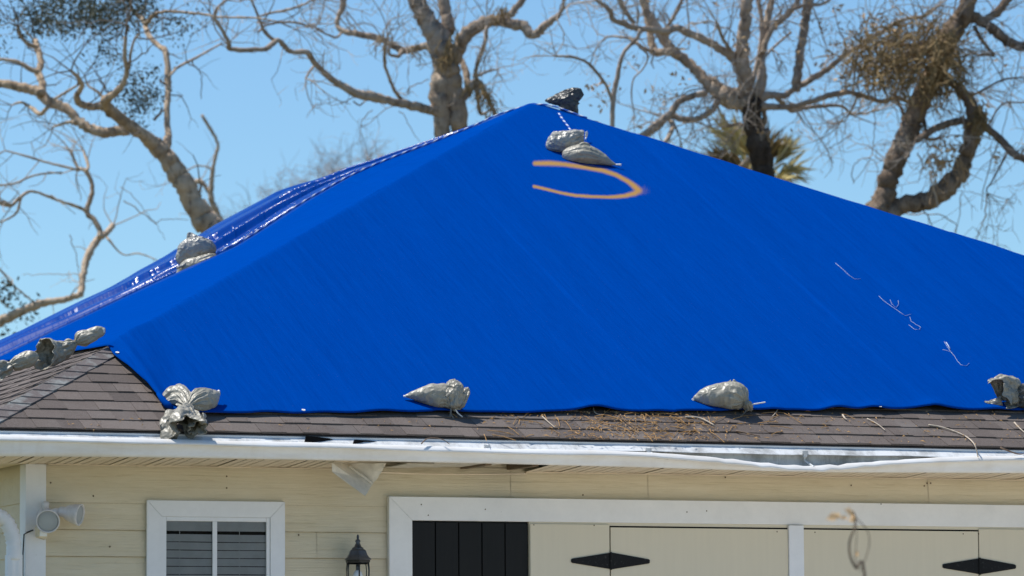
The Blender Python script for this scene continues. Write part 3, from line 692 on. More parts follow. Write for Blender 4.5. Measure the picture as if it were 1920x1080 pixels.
# ------------------------------------------------------------------ ropes
def smoothpoly(P, n=8):
    P = np.asarray(P, float); Q = np.vstack([2*P[0]-P[1], P, 2*P[-1]-P[-2]]); out = []
    for i in range(1, len(Q)-2):
        for k in range(n):
            t = k/n; a, b_, c, d = Q[i-1], Q[i], Q[i+1], Q[i+2]
            out.append(.5*(2*b_+(c-a)*t+(2*a-5*b_+4*c-d)*t*t+(3*b_-a-3*c+d)*t**3))
    out.append(Q[-2]); return np.array(out)
def rope(name, P, r=.007, label=None):
    P = smoothpoly(P, 12); L = np.concatenate([[0], np.cumsum(np.linalg.norm(np.diff(P, axis=0), axis=1))])
    n = max(4, int(L[-1]/.011)); s_ = np.linspace(0, L[-1], n); Q = np.stack([np.interp(s_, L, P[:, i]) for i in range(3)], -1)
    m = MB(); m.tube(Q, r, 8); ring = np.repeat(np.arange(n), 8); ang = np.tile(np.arange(8), n)
    tn = (((ring*.5+ang*.5) % 4) < 1.35).astype(np.float32); m.t = [tn]
    return m.build(name, MAT['rope'], None, smooth=True, tone=True)
def left_pt(X, r, lift=.012):
    x, y = XA-X, A[1]+r*X; return np.array([x, y, float(sheet_z(x, y))+lift])
P = [np.array([XA+.30, A[1]-.34, float(sheet_z(XA+.30, A[1]-.34))+.01]), np.array([XA+.03, A[1]-.10, float(sheet_z(XA+.03, A[1]-.10))+.012])]
for X in (.25, .5, .8, 1.1, 1.4, 1.7, 2.0, 2.25): P.append(left_pt(X, .09))
P += [left_pt(2.42, .12, .06)]
ro = rope('rope', P); tag(ro, 'long blue and white braided rope along the left hip of the tarp', 'rope')
P = [onfront(1048, 213, .01), onfront(1056, 225, .012), onfront(1066, 238, .012), onfront(1073, 250, .012), onfront(1083, 262, .02), onfront(1096, 262, .03), onfront(1100, 254, .05), onfront(1099, 248, .07)]
ro = rope('rope', P); tag(ro, 'short blue rope tying the apex bag to the crinkled bag below it', 'rope')

# ------------------------------------------------------------------ sandbags
PL = []
def loft(m, rings, depth0, n=44, per=9, crink=.0, seed=0, lob_n=9, floor=True, cap=True, fl=.006, jag=0.):
    """rings: (px, py, d toward camera px, half width px, half thickness px, lobe amplitude) in photo pixels at depth0"""
    R = smoothpoly(np.array(rings, float), per); s = depth0/F
    R[:, 3:5] = np.maximum(R[:, 3:5], .6); R[:, 5] = np.maximum(R[:, 5], 0)
    C = np.stack([R[:, 0], -R[:, 1], R[:, 2]], -1); T = np.gradient(C, axis=0); T /= np.linalg.norm(T, axis=1)[:, None]+1e-9
    th = np.arange(n)*2*math.pi/n; V = []
    for i in range(len(R)):
        a = np.cross((0, 0, 1.), T[i]); a /= np.linalg.norm(a)+1e-9; b_ = np.cross(T[i], a)
        u1 = np.abs(np.sin(th*lob_n*.5+seed+.5*np.sin(2*th+seed)))*2-1.27; u2 = np.abs(np.sin(th*(lob_n-2.)+2.1*seed))*2-1.27
        lob = 1+R[i, 5]*(u1*.75+u2*.4)
        V.append(C[i]+(np.cos(th)*R[i, 3]*lob)[:, None]*a+(np.sin(th)*R[i, 4]*lob)[:, None]*b_)
    if jag:
        for i in range(len(R)):
            kk = (i/(len(R)-1))**2
            for j in range(n):
                q_ = Vector((math.cos(th[j])*1.3+seed, math.sin(th[j])*1.3, seed*.7)); w_ = Vector((math.cos(th[j])*3+seed, math.sin(th[j])*3, .3))
                V[i][j] = V[i][j]+T[i]*kk*R[i, 3]*jag*(noise.noise(q_)*1.5+noise.noise(w_)*.7)
    V = np.concatenate(V)
    if crink:
        for i, v in enumerate(V):
            q_ = Vector(v*.036)+Vector((seed*3.7, 0, 0)); w_ = Vector(v*.085)+Vector((0, seed*2.3, 0))
            d1 = abs(noise.noise(q_))-.22; d2 = abs(noise.noise(w_))-.22
            rad = R[i//n, 3]; k = crink*min(1, rad/8)
            nv = v-C[i//n]; ln = np.linalg.norm(nv)+1e-6
            V[i] = v+nv/ln*(d1*15*k+d2*5*k)
    out = np.zeros_like(V)
    for i, v in enumerate(V): out[i] = CP+ray(v[0], -v[1])*(depth0-v[2]*s)
    if floor:
        z = sheet_z(out[:, 0], out[:, 1])+fl
        inside = (out[:, 1] > -OV-.02) & (out[:, 0] > XL-.02)
        out[:, 2] = np.where(inside & (out[:, 2] < z), z+.0, out[:, 2])
    amp = np.clip(R[:, 5]*6, 0, 1); tt = np.arange(len(R))/len(R)
    hh = np.abs(np.sin(th[None, :]*(lob_n*.5+2.5)+seed+1.1*np.sin(tt*5+seed)[:, None]))*.6+np.abs(np.sin(th[None, :]*(lob_n+1.)+2*seed+.8*np.sin(tt*9+2*seed)[:, None]))*.4
    PL.append((hh*amp[:, None]).ravel())
    k = len(R); Fc = [(i*n+j, i*n+(j+1) % n, (i+1)*n+(j+1) % n, (i+1)*n+j) for i in range(k-1) for j in range(n)]
    if cap: Fc += [tuple(range(n))[::-1], tuple((k-1)*n+j for j in range(n))]
    m.add(out, Fc); return out
def depth_of(p): return float((np.asarray(p)-CP)@fw)
GRP = 'sandbags weighing down the tarp'
def sandbag(label, contact, body, necks=(), mat='bag', nmat='bagmouth', crink=.25, strings=(), seed=1, lob=11, slope=0., dz=0.):
    if slope:
        cy = contact[1]; fx_ = lambda L_: [(a, b_, c+slope*(b_-cy), *rest) for a, b_, c, *rest in L_]
        body = fx_(body) if not isinstance(body[0], list) else [fx_(q) for q in body]; necks = [fx_(q) for q in necks]; strings = [(fx_(q), r_, k_) for q, r_, k_ in strings]
    d0 = (depth_of(onfront(*contact)) if len(contact) == 2 else contact[0])+dz
    bq = body if not isinstance(body[0], list) else body[0]
    pc = at(bq[len(bq)//2][0], bq[len(bq)//2][1], d0)
    e = empty('sandbag', pc, label, 'sandbag', GRP)
    for i, bb in enumerate([body] if not isinstance(body[0], list) else body):
        m = MB(); PL.clear(); loft(m, bb, d0, n=64, crink=crink, seed=seed+i, lob_n=lob); m.build('bag_body', MAT[mat], e, smooth=True, attrs={'pleat': PL[0]})
    for i, nb in enumerate(necks):
        m = MB(); PL.clear(); loft(m, nb, d0, n=64, crink=crink*2.2, seed=seed+5+i, lob_n=5, cap=False, jag=.55); o = m.build('bag_mouth', MAT[nmat], e, smooth=True, attrs={'pleat': PL[0]})
        sd = o.modifiers.new('thick', 'SOLIDIFY'); sd.thickness = .003
    for pts, rr, mt in strings:
        m = MB(); m.tube(smoothpoly([at(x, y, d0-dd*d0/F) for x, y, dd in pts], 4), rr, 6); m.build('tie_string', MAT[mt], e, smooth=True)
    return e
# front row by the eave
sandbag('grey sandbag with pleated knot and dark tie tails, left of two bags at tarp hem', (822, 768),
        [(758, 743, 0, 2, 2, 0), (766, 742, 0, 5, 5, 0), (780, 741, 0, 11, 11, 0), (797, 741, 0, 18, 17, .0), (815, 742, 0, 23, 22, .02), (832, 746, 0, 25, 22, .05), (843, 753, 5, 19, 18, .10), (848, 761, 10, 10, 10, .16), (850, 766, 13, 3, 3, .1)],
        [[(849, 765, 14, 5, 5, .2), (850, 757, 16, 13, 10, .14), (851, 745, 14, 18, 13, .12), (850, 730, 8, 18, 12, .12), (849, 719, 2, 13, 8, .12), (849, 714, -3, 6, 3, .1)],
         [(851, 765, 10, 4, 4, .2), (860, 758, 9, 9, 8, .2), (868, 747, 4, 10, 8, .22), (873, 734, -2, 7, 5, .2), (874, 727, -4, 3, 2, .1)],
         [(850, 764, 14, 4, 4, .1), (853, 768, 15, 7, 5, .2), (856, 770, 14, 6, 5, .3)]],
        strings=[([(846, 764, 18), (845, 775, 20), (843, 783, 20), (836, 787, 19), (829, 792, 17)], .006, 'greystring'), ([(845, 776, 20), (849, 783, 20), (855, 793, 17)], .006, 'greystring'), ([(854, 767, 18), (858, 774, 20), (867, 782, 18)], .0045, 'string'), ([(757, 743, 0), (762, 743, 2)], .007, 'string')], seed=2, dz=.06)
sandbag('plump grey sandbag with gathered folds and a white string pointing right, at tarp hem', (1372, 772),
        [(1300, 749, 0, 3, 3, 0), (1306, 747, 0, 8, 8, 0), (1317, 745, 0, 16, 15, 0), (1333, 744, 0, 22, 21, 0), (1352, 743, 0, 26, 25, .0), (1370, 744, 0, 29, 26, .03), (1384, 747, 4, 27, 24, .09), (1393, 751, 9, 17, 16, .16), (1397, 753, 12, 7, 7, .18), (1398, 754, 13, 2, 2, 0)],
        [[(1397, 753, 12, 5, 5, .2), (1401, 758, 13, 9, 7, .2), (1404, 765, 10, 8, 6, .25), (1405, 770, 7, 6, 4, .3)], [(1374, 732, 4, 10, 7, .1), (1374, 724, 0, 14, 9, .12), (1374, 717, -4, 11, 5, .15), (1374, 714, -5, 5, 2, .1)]],
        strings=[([(1403, 760, 14), (1412, 758, 12), (1424, 756, 8), (1435, 754, 4)], .0045, 'string'), ([(1403, 762, 14), (1398, 772, 14), (1386, 783, 9)], .004, 'greystring'), ([(1308, 747, 3), (1302, 749, 3), (1297, 753, 2)], .005, 'string'), ([(1302, 748, 3), (1297, 749, 2)], .004, 'string')], seed=4, dz=.07)
sandbag('crumpled dark grey sandbag with gaping mouth at the right end of tarp hem', (1880, 772),
        [(2010, 752, 0, 6, 6, 0), (1990, 750, 0, 26, 20, 0), (1960, 750, 0, 34, 26, .02), (1932, 748, 0, 31, 22, .06), (1912, 744, 2, 24, 18, .12), (1900, 741, 5, 14, 12, .2)],
        [[(1912, 733, 5, 12, 10, .2), (1904, 732, 8, 24, 15, .14), (1896, 734, 13, 31, 18, .12), (1885, 739, 19, 36, 20, .13), (1877, 743, 24, 38, 20, .15)], [(1878, 752, 14, 10, 7, .1), (1866, 755, 12, 9, 6, .2), (1855, 759, 8, 7, 3, .2), (1847, 761, 5, 2, 1, .1)]], mat='bagdark', seed=6, dz=.10, crink=.3, slope=.8)
sandbag('grey sandbag knotted in its middle, mouth drooping over the gutter at the tarp corner', (350, 778),
        [[(412, 736, 0, 3, 2, 0), (405, 740, 0, 11, 7, 0), (394, 746, 1, 20, 13, .02), (380, 751, 3, 25, 17, .05), (367, 756, 8, 20, 16, .12), (359, 761, 12, 11, 11, .2), (355, 765, 14, 5, 6, .2)],
         [(308, 748, 0, 6, 5, 0), (315, 744, 1, 14, 11, .03), (326, 742, 4, 20, 15, .06), (338, 747, 7, 22, 16, .1), (347, 756, 11, 15, 13, .18), (353, 764, 14, 7, 8, .2)],
         [(312, 754, -3, 8, 8, .05), (326, 753, 0, 15, 13, .06), (346, 752, 3, 17, 15, .08), (366, 753, 3, 18, 15, .06), (386, 754, 0, 15, 12, .05), (398, 754, -3, 7, 7, 0)],
         [(334, 722, 0, 6, 3, .05), (336, 730, 1, 14, 8, .08), (340, 742, 5, 15, 11, .12), (348, 756, 11, 9, 9, .2), (353, 764, 14, 4, 5, .2)]],
        [[(353, 764, 15, 8, 7, .2), (351, 772, 19, 17, 11, .25), (349, 781, 21, 27, 16, .3), (346, 792, 22, 34, 21, .34), (348, 801, 20, 38, 24, .38), (351, 806, 16, 38, 24, .4)], [(353, 764, 17, 6, 6, .2), (360, 776, 20, 10, 8, .3), (366, 790, 20, 14, 10, .35), (370, 803, 18, 17, 11, .4)]],
        strings=[([(410, 733, 2), (410, 738, 2)], .008, 'string')], seed=8, crink=.24, dz=-.02, slope=2.1)
# pair at the foot of the left hip
sandbag('slim grey sandbag with gaping crumpled mouth, on the left hip above the cap shingles', (26.45,),
        [(197, 616, 0, 2, 2, 0), (192, 619, 0, 8, 6, 0), (180, 625, 0, 12, 10, .02), (165, 631, 0, 14, 12, .04), (152, 637, 2, 14, 12, .1), (145, 642, 4, 8, 8, .18), (142, 645, 5, 4, 4, .1)],
        [[(144, 643, 5, 6, 6, .2), (134, 648, 7, 13, 9, .2), (122, 654, 9, 17, 12, .18), (110, 659, 15, 22, 15, .14), (97, 662, 26, 26, 20, .12), (84, 664, 40, 29, 27, .12), (79, 665, 46, 30, 30, .14)]], strings=[([(194, 616, 3), (195, 624, 3)], .008, 'string')], seed=10, crink=.3)
sandbag('grey sandbag at the left edge of the photo beside the gaping bag', (26.2,),
        [(72, 666, 0, 4, 4, 0), (62, 670, 0, 12, 10, .02), (48, 675, 0, 15, 13, .03), (34, 680, 0, 14, 12, .08), (24, 684, 2, 9, 8, .16), (20, 686, 3, 5, 5, .1)],
        [[(22, 685, 3, 6, 5, .2), (15, 687, 6, 12, 8, .2), (6, 690, 10, 16, 11, .2), (-4, 694, 14, 19, 12, .2)]], seed=12, crink=.3)
# pair half way up the left hip
pd = depth_of(left_pt(2.45, .16))
sandbag('silvery crumpled sandbag standing upright, upper of the pair on the left hip', (pd+.12,),
        [[(405, 471, 0, 3, 3, 0), (398, 468, 0, 12, 9, .08), (385, 465, 0, 19, 14, .05), (370, 466, 0, 24, 16, .03), (355, 474, 0, 25, 16, .02), (344, 486, 0, 17, 12, .02), (338, 497, 0, 6, 5, 0)],
         [(372, 462, 0, 14, 11, .02), (362, 450, 0, 13, 8, .03), (356, 441, 0, 8, 4, .0), (353, 436, 0, 2, 1, 0)]], mat='bagsilver', seed=14, crink=.3)
sandbag('flat grey sandbag under the silvery one, lower of the pair on the left hip', (pd-.02,),
        [(406, 479, 0, 4, 4, .1), (398, 484, 0, 10, 9, .12), (384, 492, 0, 14, 13, .06), (367, 500, 0, 17, 15, .02), (351, 508, 0, 18, 14, .0), (340, 518, 0, 12, 10, 0), (335, 526, 0, 4, 4, 0)],
        strings=[([(348, 494, 10), (340, 499, 12), (331, 503, 12)], .010, 'bagsilver'), ([(408, 469, 8), (407, 477, 12), (411, 484, 8)], .007, 'rope')], mat='bag', seed=16, crink=.2)
# by the peak
sandbag('crinkled grey sandbag on its side between the peak and the smooth pillow shaped bag', (1056, 287),
        [[(1034, 250, 0, 1, 1, 0), (1038, 254, 1, 6, 5, .1), (1046, 262, 2, 10, 9, .1)], [(1032, 287, 0, 1.5, 1, 0), (1034, 281, 1, 6, 4, .1), (1040, 272, 2, 11, 8, .1)], [(1026, 262, 0, 6, 3, 0), (1031, 264, 0, 17, 10, .03), (1042, 267, 2, 20, 15, .03), (1058, 266, 3, 21, 17, .03), (1074, 262, 2, 18, 15, .08), (1087, 258, 0, 14, 12, .14), (1095, 258, 0, 10, 8, .2)]], mat='bagsilver', seed=18, crink=.32, dz=.02, strings=[([(1099, 256, 14), (1100, 250, 18), (1099, 247, 18)], .010, 'string')])
sandbag('smooth pillow shaped grey sandbag lying on the top of the orange painted curve', (1105, 309),
        [[(1057, 300, 0, 4, 3, 0), (1060, 298, 0, 11, 9, 0), (1066, 295, 0, 17, 14, .02), (1080, 292, 0, 19, 19, .05), (1096, 291, 0, 20, 20, .08), (1112, 294, 0, 17, 18, .05), (1128, 299, 0, 12, 13, .02), (1143, 305, 0, 6, 7, 0), (1156, 309, 0, 1, 1, 0)], [(1084, 284, 2, 5, 5, .1), (1092, 279, 1, 10, 7, .2), (1099, 277, 0, 9, 6, .2), (1106, 280, 0, 5, 4, .1)]], strings=[([(1060, 307, 8), (1053, 305, 6)], .009, 'string'), ([(1155, 309, 3), (1165, 309, 3)], .008, 'string')], mat='bag', seed=20, crink=.10, dz=.05)
pdk = depth_of(np.array([XA+.24, A[1]-.16, A[2]]))
sandbag('crumpled black sandbag perched on the very peak of the tarp', (pdk,),
        [[(1022, 189, 0, 1.5, 2, 0), (1030, 188, 0, 6, 5, .02), (1044, 187, 0, 12, 9, .04), (1058, 186, 0, 17, 12, .06), (1072, 181, 0, 17, 13, .06), (1084, 175, 0, 12, 10, .08), (1092, 171, 0, 6, 5, .1)],
         [(1080, 219, 0, 6, 5, 0), (1075, 211, 0, 12, 9, .03), (1069, 201, 0, 18, 12, .04), (1068, 190, 0, 20, 13, .05), (1072, 180, 0, 14, 9, .05), (1078, 170, 0, 7, 5, .05)]], mat='bagdark', seed=22, crink=.5)
pbk = depth_of(np.array([XA+.50, A[1]-.30, A[2]]))
sandbag('pale grey sandbag half hidden behind the right hip next to the peak', (pbk,),
        [(1094, 227, 0, 1, 2, 0), (1102, 231, 0, 6, 8, 0), (1116, 237, 0, 11, 14, .02), (1130, 243, 0, 10, 14, 0), (1143, 248, 0, 6, 8, 0), (1152, 251, 0, 2, 3, 0)], mat='bagsilver', seed=24, crink=.1)

# ------------------------------------------------------------------ debris on the shingles
def onsh(px, py, lift=.012): return hit(px, py, (0, -P_, 1), (0, -OV, ZE+lift))
sticks = [('bleached curved stick lying on the shingles below the plump right bag', [(1286, 782), (1300, 782), (1315, 785), (1328, 791), (1339, 797)], .0075, 'debris'),
          ('long thin branch on the shingles reaching down over the gutter lip', [(1741, 797), (1765, 801), (1795, 811), (1815, 821), (1828, 835), (1834, 857)], .0065, 'debris'),
          ('straight pale twig on the shingles below the tarp hem near the middle', [(1017, 781), (1028, 791), (1041, 802)], .005, 'debris'),
          ('thin bent twig leaning from the tarp hem toward the gutter, middle of the litter patch', [(1163, 777), (1172, 790), (1188, 801), (1196, 814)], .004, 'debrisb'),
          ('dark grey twig lying on the lower shingle course right of the litter patch', [(1380, 808), (1400, 812), (1425, 818)], .006, 'debrisb'),
          ('short white twig standing against the tarp hem right of the plump right bag', [(1460, 756), (1457, 770), (1448, 781)], .0055, 'debris'),
          ('small hooked twig on the shingles above the gutter dip', [(1626, 785), (1640, 792), (1652, 800), (1660, 807)], .005, 'debris'),
          ('pale twig on the shingles at the right edge of the photo', [(1902, 792), (1910, 801), (1922, 812)], .006, 'debris'),
          ('short pale stub of twig on the shingles above the gutter bracket', [(1580, 778), (1584, 784), (1588, 787)], .007, 'debris'),
          ('arched thin twig caught on the gutter lip below the pleated bag', [(790, 832), (800, 823), (815, 821), (832, 825), (843, 833)], .004, 'debrisb'),
          ('brown twig poking from the gutter next to the bracket at the right edge', [(1876, 839), (1890, 845), (1908, 851), (1920, 851)], .006, 'debrisb'),
          ('hooked white twig under the lifted tarp hem at the litter patch', [(1112, 763), (1114, 772), (1122, 777), (1131, 777)], .0045, 'debris')]
for lab, pts, r, mt in sticks:
    P = smoothpoly([onsh(x, y, .016) if y < 832 else wallp(x, y, -.60) for x, y in pts], 5)
    m = MB(); m.tube(P, np.linspace(r, r*.55, len(P)), 6)
    tag(m.build('twig', MAT[mt], None, smooth=True), lab, 'twig', 'twigs fallen on the roof edge')
m = MB()
def fleck(px, py, sz):
    c = onsh(px, py, .013); a = random.uniform(0, 6.3); L_ = sz*random.uniform(.8, 3.0); wd = sz*.42
    u = np.array([math.cos(a), math.sin(a)*.9, math.sin(a)*.45])*L_; v = np.array([-math.sin(a), math.cos(a)*.9, math.cos(a)*.45])*wd; h = np.array([0, 0, random.uniform(.002, .012)])
    m.add([c-u, c+v+h, c+u, c-v+h*.5], [(0, 1, 2, 3)])
for i in range(1150):
    px = random.gauss(1205, 95) if i < 560 else random.uniform(900, 1920); py = random.uniform(772, 822+.016*(px-960)*.9)
    if random.random() < .55 or 1080 < px < 1340: fleck(px, py, random.choice([.004, .005, .007, .010]))
for i in range(70):
    px = random.gauss(1210, 150); py = random.uniform(774, 822); c = onsh(px, py, .014); a = random.uniform(0, 6.3); L_ = random.uniform(.03, .09)
    u = np.array([math.cos(a), math.sin(a)*.9, math.sin(a)*.45])*L_; m.tube([c-u, c+np.array([0, 0, .006]), c+u], .0022, 4)
for i in range(60): fleck(random.uniform(100, 900), random.uniform(785, 808), .006)
tag(m.build('leaf_litter', MAT['litter']), 'rusty leaf and needle litter scattered on the lower shingles', 'leaf litter', kind='stuff')
for lab, pts in (('torn black shingle scrap with a curled end sticking out of the gutter', [(571, 827), (573, 817), (595, 819), (618, 822), (636, 829)]), ('small flat black shingle scrap in the gutter right of the curled one', [(662, 829), (664, 824), (690, 825.5), (714, 829), (700, 831)])):
    m = MB(); V = [wallp(x, y, -.555+.012*k) for k, (x, y) in enumerate(pts)]; V2 = [v+np.array([0, .03, -.06]) for v in V]; n = len(V)
    m.add(V+V2, [tuple(range(n)), tuple(range(n, 2*n))[::-1]]+[(i, n+i, n+(i+1) % n, (i+1) % n) for i in range(n)])
    tag(m.build('shingle_scrap', MAT['dark']), lab, 'shingle scrap', 'shingle scraps in the gutter')

#TREES
# ------------------------------------------------------------------ trees
def limb_path(pts, d0, d1, r_extra=1.0):
    """pts: (photo x, photo y, width px); depth runs d0 -> d1"""
    pts = list(pts); (xa_, ya_, _), (xb_, yb_, wb_) = pts[-2], pts[-1]
    if yb_ < 0 or xb_ < -5 or xb_ > 1925:                 # a limb that leaves the picture tapers off beyond it
        l_ = math.hypot(xb_-xa_, yb_-ya_); ux, uy = (xb_-xa_)/l_, (yb_-ya_)/l_
        for k_, f_ in ((.7, .8), (1.5, .55), (2.3, .3), (3.0, .12)): pts.append((xb_+ux*75*k_+rng.normal(0, 9), yb_+uy*75*k_+rng.normal(0, 9), wb_*f_))
    P = np.array([p[:2] for p in pts], float); Wd = np.array([p[2] for p in pts], float)
    n = len(pts); t = np.linspace(0, 1, n); dd = d0+(d1-d0)*t
    Q = np.array([at(P[i, 0], P[i, 1], dd[i]) for i in range(n)])
    R = Wd*.5*dd/F*r_extra
    S = smoothpoly(np.column_stack([Q, R]), 5)
    S[:, 3] = np.maximum(S[:, 3], .006)
    r0 = S[:, 3:4]
    S[:, :3] += rng.normal(0, 1, (len(S), 3))*np.minimum(r0*.11, .02)
    S[:, 3] *= 1+rng.normal(0, .055, len(S))
    return S
def gnarly_tube(m, S, n=10):
    k = m.n; m.tube(S[:, :3], S[:, 3], n); V = m.v[-1]
    for i in range(len(S)):
        seg = V[i*n:(i+1)*n]; c = S[i, :3]; r = S[i, 3]
        for j in range(n):
            q = Vector(seg[j]*2.2); d = noise.noise(q)*.20+noise.noise(q*2.7)*.10
            seg[j] = c+(seg[j]-c)*(1+d)
def grow(m, p, d, L, r, lev, gen):
    n = max(3, int(L/.11)); d = d/np.linalg.norm(d); P = [p]; seg = L/n; curl = gen.normal(0, .12, 3)
    for i in range(n):
        d = d+gen.normal(0, .26, 3)+curl; d[2] -= .02*lev; d /= np.linalg.norm(d); P.append(P[-1]+d*seg)
    P = np.array(P); R = np.linspace(r, r*.45, len(P)); m.tube(P, R, 4 if lev else 3, cap=False)
    if lev > 0:
        k = gen.poisson(2.0+1.3*(lev > 1))
        for _ in range(k):
            i = gen.integers(1, len(P)); side = gen.normal(0, 1, 3); side -= d*(side@d); side /= np.linalg.norm(side)+1e-9
            grow(m, P[i], d*.55+side*.9, L*gen.uniform(.35, .7), max(.0035, R[i]*.62), lev-1, gen)
    return P
def twigs_on(m, S, every, L, r, lev, gen, upw=.25, start=.15, ends=True):
    seg = np.linalg.norm(np.diff(S[:, :3], axis=0), axis=1).sum(); k = max(1, int(seg/every))
    for _ in range(k):
        i = gen.integers(int(start*len(S)), len(S)-1); T = S[i+1, :3]-S[i, :3]; T /= np.linalg.norm(T)+1e-9
        s_ = gen.normal(0, 1, 3); s_ -= T*(s_@T); s_ /= np.linalg.norm(s_); s_[2] += upw
        grow(m, S[i, :3]+s_*S[i, 3]*.7, s_+T*.5, L*gen.uniform(.4, 1.3), min(r, S[i, 3]*.8)*gen.uniform(.6, 1.1), lev, gen)
    if ends:
        T = S[-1, :3]-S[-3, :3]; T /= np.linalg.norm(T)
        for _ in range(3): grow(m, S[-1, :3], T+gen.normal(0, .5, 3), L*gen.uniform(.7, 1.4), min(r, S[-1, 3]*.7), lev, gen)
def leaves(m, c, rad, n, size, gen, flat=1.0):
    for _ in range(n):
        p = c+gen.normal(0, 1, 3)*np.array(rad)*.5; a = gen.normal(0, 1, 3); a /= np.linalg.norm(a); b_ = np.cross(a, gen.normal(0, 1, 3)); b_ /= np.linalg.norm(b_)+1e-9
        s_ = size*gen.uniform(.5, 1.3); q = np.cross(a, b_)*s_*.12
        m.add([p-a*s_, p+b_*s_*.42+q, p+a*s_, p-b_*s_*.42+q], [(0, 1, 2, 3)])
def drape(m, p, L, r, gen):
    n = 10; P = [p]; d = np.array([gen.normal(0, .35), gen.normal(0, .2), -1.])
    for i in range(n): d = d+gen.normal(0, .22, 3)*np.array([1, 1, .3]); d /= np.linalg.norm(d); P.append(P[-1]+d*L/n)
    m.tube(np.array(P), np.linspace(r, r*.6, n+1), 3, cap=False)
def px_curve(m, pts, depth, r):
    P = smoothpoly([at(x, y, depth) for x, y in pts], 6); P += rng.normal(0, .006, P.shape); m.tube(P, np.linspace(r, r*.6, len(P)), 4, cap=False)

TG = 'storm stripped trees behind the house'
def tree(label, trunks, limbs, d, bark, twig, seed, tbark=None, every=.28, L=.6, r=.012, lev=2, upw=.25, small=()):
    gen = np.random.default_rng(seed); base = at(trunks[0][0][0], trunks[0][0][1], d); base[2] = 0
    e = empty('tree', base, label, 'tree', TG)
    m = MB(); SS = []
    for k, tpts in enumerate(trunks):
        S = limb_path(tpts, d, d)
        g = np.array([*(S[0, :2]+(base[:2]-S[0, :2])*.5), -.05, S[0, 3]*1.35]); mid = (g+S[0])/2; mid[3] = S[0, 3]*1.05
        S = np.vstack([g, mid, S]); gnarly_tube(m, S, 14); SS.append(S[2:])
    m.build('trunk', MAT[tbark or bark], e, smooth=True)
    tw = MB(); 
    for S in SS: twigs_on(tw, S, every*2.2, L, r, lev, gen, upw, ends=False)
    for lp in limbs:
        dd = lp[1] if len(lp) > 1 and not isinstance(lp[1], tuple) else gen.uniform(-1.3, 1.3); pts = lp[0] if isinstance(lp[0], list) else lp
        S = limb_path(pts, d, d+dd*len(pts)/9)
        m = MB(); gnarly_tube(m, S, 10); m.build('limb', MAT[bark], e, smooth=True)
        twigs_on(tw, S, every, L, r, lev, gen, upw); SS.append(S)
    for pts, wd in small: px_curve(tw, pts, d+gen.uniform(-.6, .6), wd*.5*d/F)
    tw.build('crown', MAT[twig], e)
    return e, gen, SS

# left tree
lt, g_, SS = tree('tan barked tree at the left leaning left, with sparse dark leaves at its top',
 [[(432, 480, 52), (410, 440, 50), (388, 415, 48), (365, 385, 42), (345, 345, 37), (327, 315, 33), (308, 288, 30), (290, 267, 29)]],
 [[(293, 272, 28), (273, 257, 25), (247, 237, 24), (222, 220, 22), (202, 201, 21), (199, 188, 17), (213, 177, 12), (230, 158, 11), (238, 133, 10), (234, 110, 9), (235, 70, 7)],
  [(243, 243, 20), (225, 244, 21), (200, 249, 20), (173, 243, 20), (150, 230, 19), (133, 210, 19), (113, 198, 18), (90, 190, 18), (75, 174, 18), (50, 166, 17), (20, 159, 17), (-10, 154, 16), (-60, 140, 13)],
  [(77, 176, 15), (80, 157, 13), (72, 137, 12), (78, 117, 12), (70, 90, 11), (67, 77, 10)],
  [(70, 90, 9), (50, 80, 8), (36, 63, 7), (33, 50, 4)], [(72, 137, 10), (50, 126, 9), (30, 115, 8), (0, 111, 7), (-30, 108, 6)],
  [(205, 203, 14), (185, 200, 14), (165, 199, 14), (148, 192, 12), (145, 177, 10), (153, 163, 9), (148, 147, 8), (133, 133, 5)],
  [(305, 280, 18), (314, 265, 16), (315, 250, 14), (313, 200, 13), (315, 160, 13), (312, 100, 11), (300, 88, 9), (283, 72, 9), (275, 58, 9), (272, 45, 9), (262, 32, 7), (245, 18, 5)],
  [(274, 47, 8), (286, 30, 7), (300, 23, 6), (333, 22, 5), (383, 27, 5), (410, 32, 4), (473, 33, 4), (520, 40, 3)],
  [(318, 142, 5), (332, 127, 5), (350, 117, 5), (383, 100, 4), (413, 83, 3)], [(92, 198, 8), (75, 214, 8), (60, 203, 7), (40, 192, 5), (22, 197, 3)],
  [(140, 230, 8), (128, 229, 7), (112, 234, 5), (100, 238, 3)], [(262, 33, 7), (250, 20, 6), (243, 0, 5)], [(195, 185, 6), (180, 170, 5), (165, 160, 4), (158, 140, 3)],
  [(100, 187, 5), (120, 175, 5), (145, 160, 4)], [(238, 140, 6), (250, 80, 5), (262, 62, 4)]],
 45, 'bark_tan', 'twigdark', 21, every=.40, L=.5, r=.010, lev=1,
 small=[([(350, 117), (367, 127), (378, 145), (377, 187)], 3), ([(300, 150), (305, 156), (312, 160)], 5), ([(200, 174), (190, 150), (178, 133)], 4), ([(290, 225), (302, 210), (310, 203)], 6), ([(180, 60), (150, 90), (120, 112), (95, 130)], 3), ([(170, 25), (155, 60), (138, 100)], 2)])
m = MB()
for cx, cy, rx, ry, n in ((150, 20, 130, 40, 520), (110, 30, 70, 40, 240), (200, 40, 80, 50, 260), (255, 12, 60, 25, 200), (62, 42, 40, 30, 150), (250, 172, 50, 26, 130), (272, 190, 40, 26, 110), (320, 50, 35, 28, 90), (200, 95, 70, 40, 110), (258, 130, 30, 40, 90), (145, 5, 90, 20, 260), (240, 215, 30, 20, 40), (10, 55, 25, 50, 60)):
    n = int(n*2.1); k = max(3, n//40)
    for _ in range(k):
        c = at(cx+g_.normal(0, rx*.42), cy+g_.normal(0, ry*.42), 45+g_.uniform(-1.2, 1.2)); leaves(m, c, (.20, .22, .14), int(n/k*1.3), .024, g_)
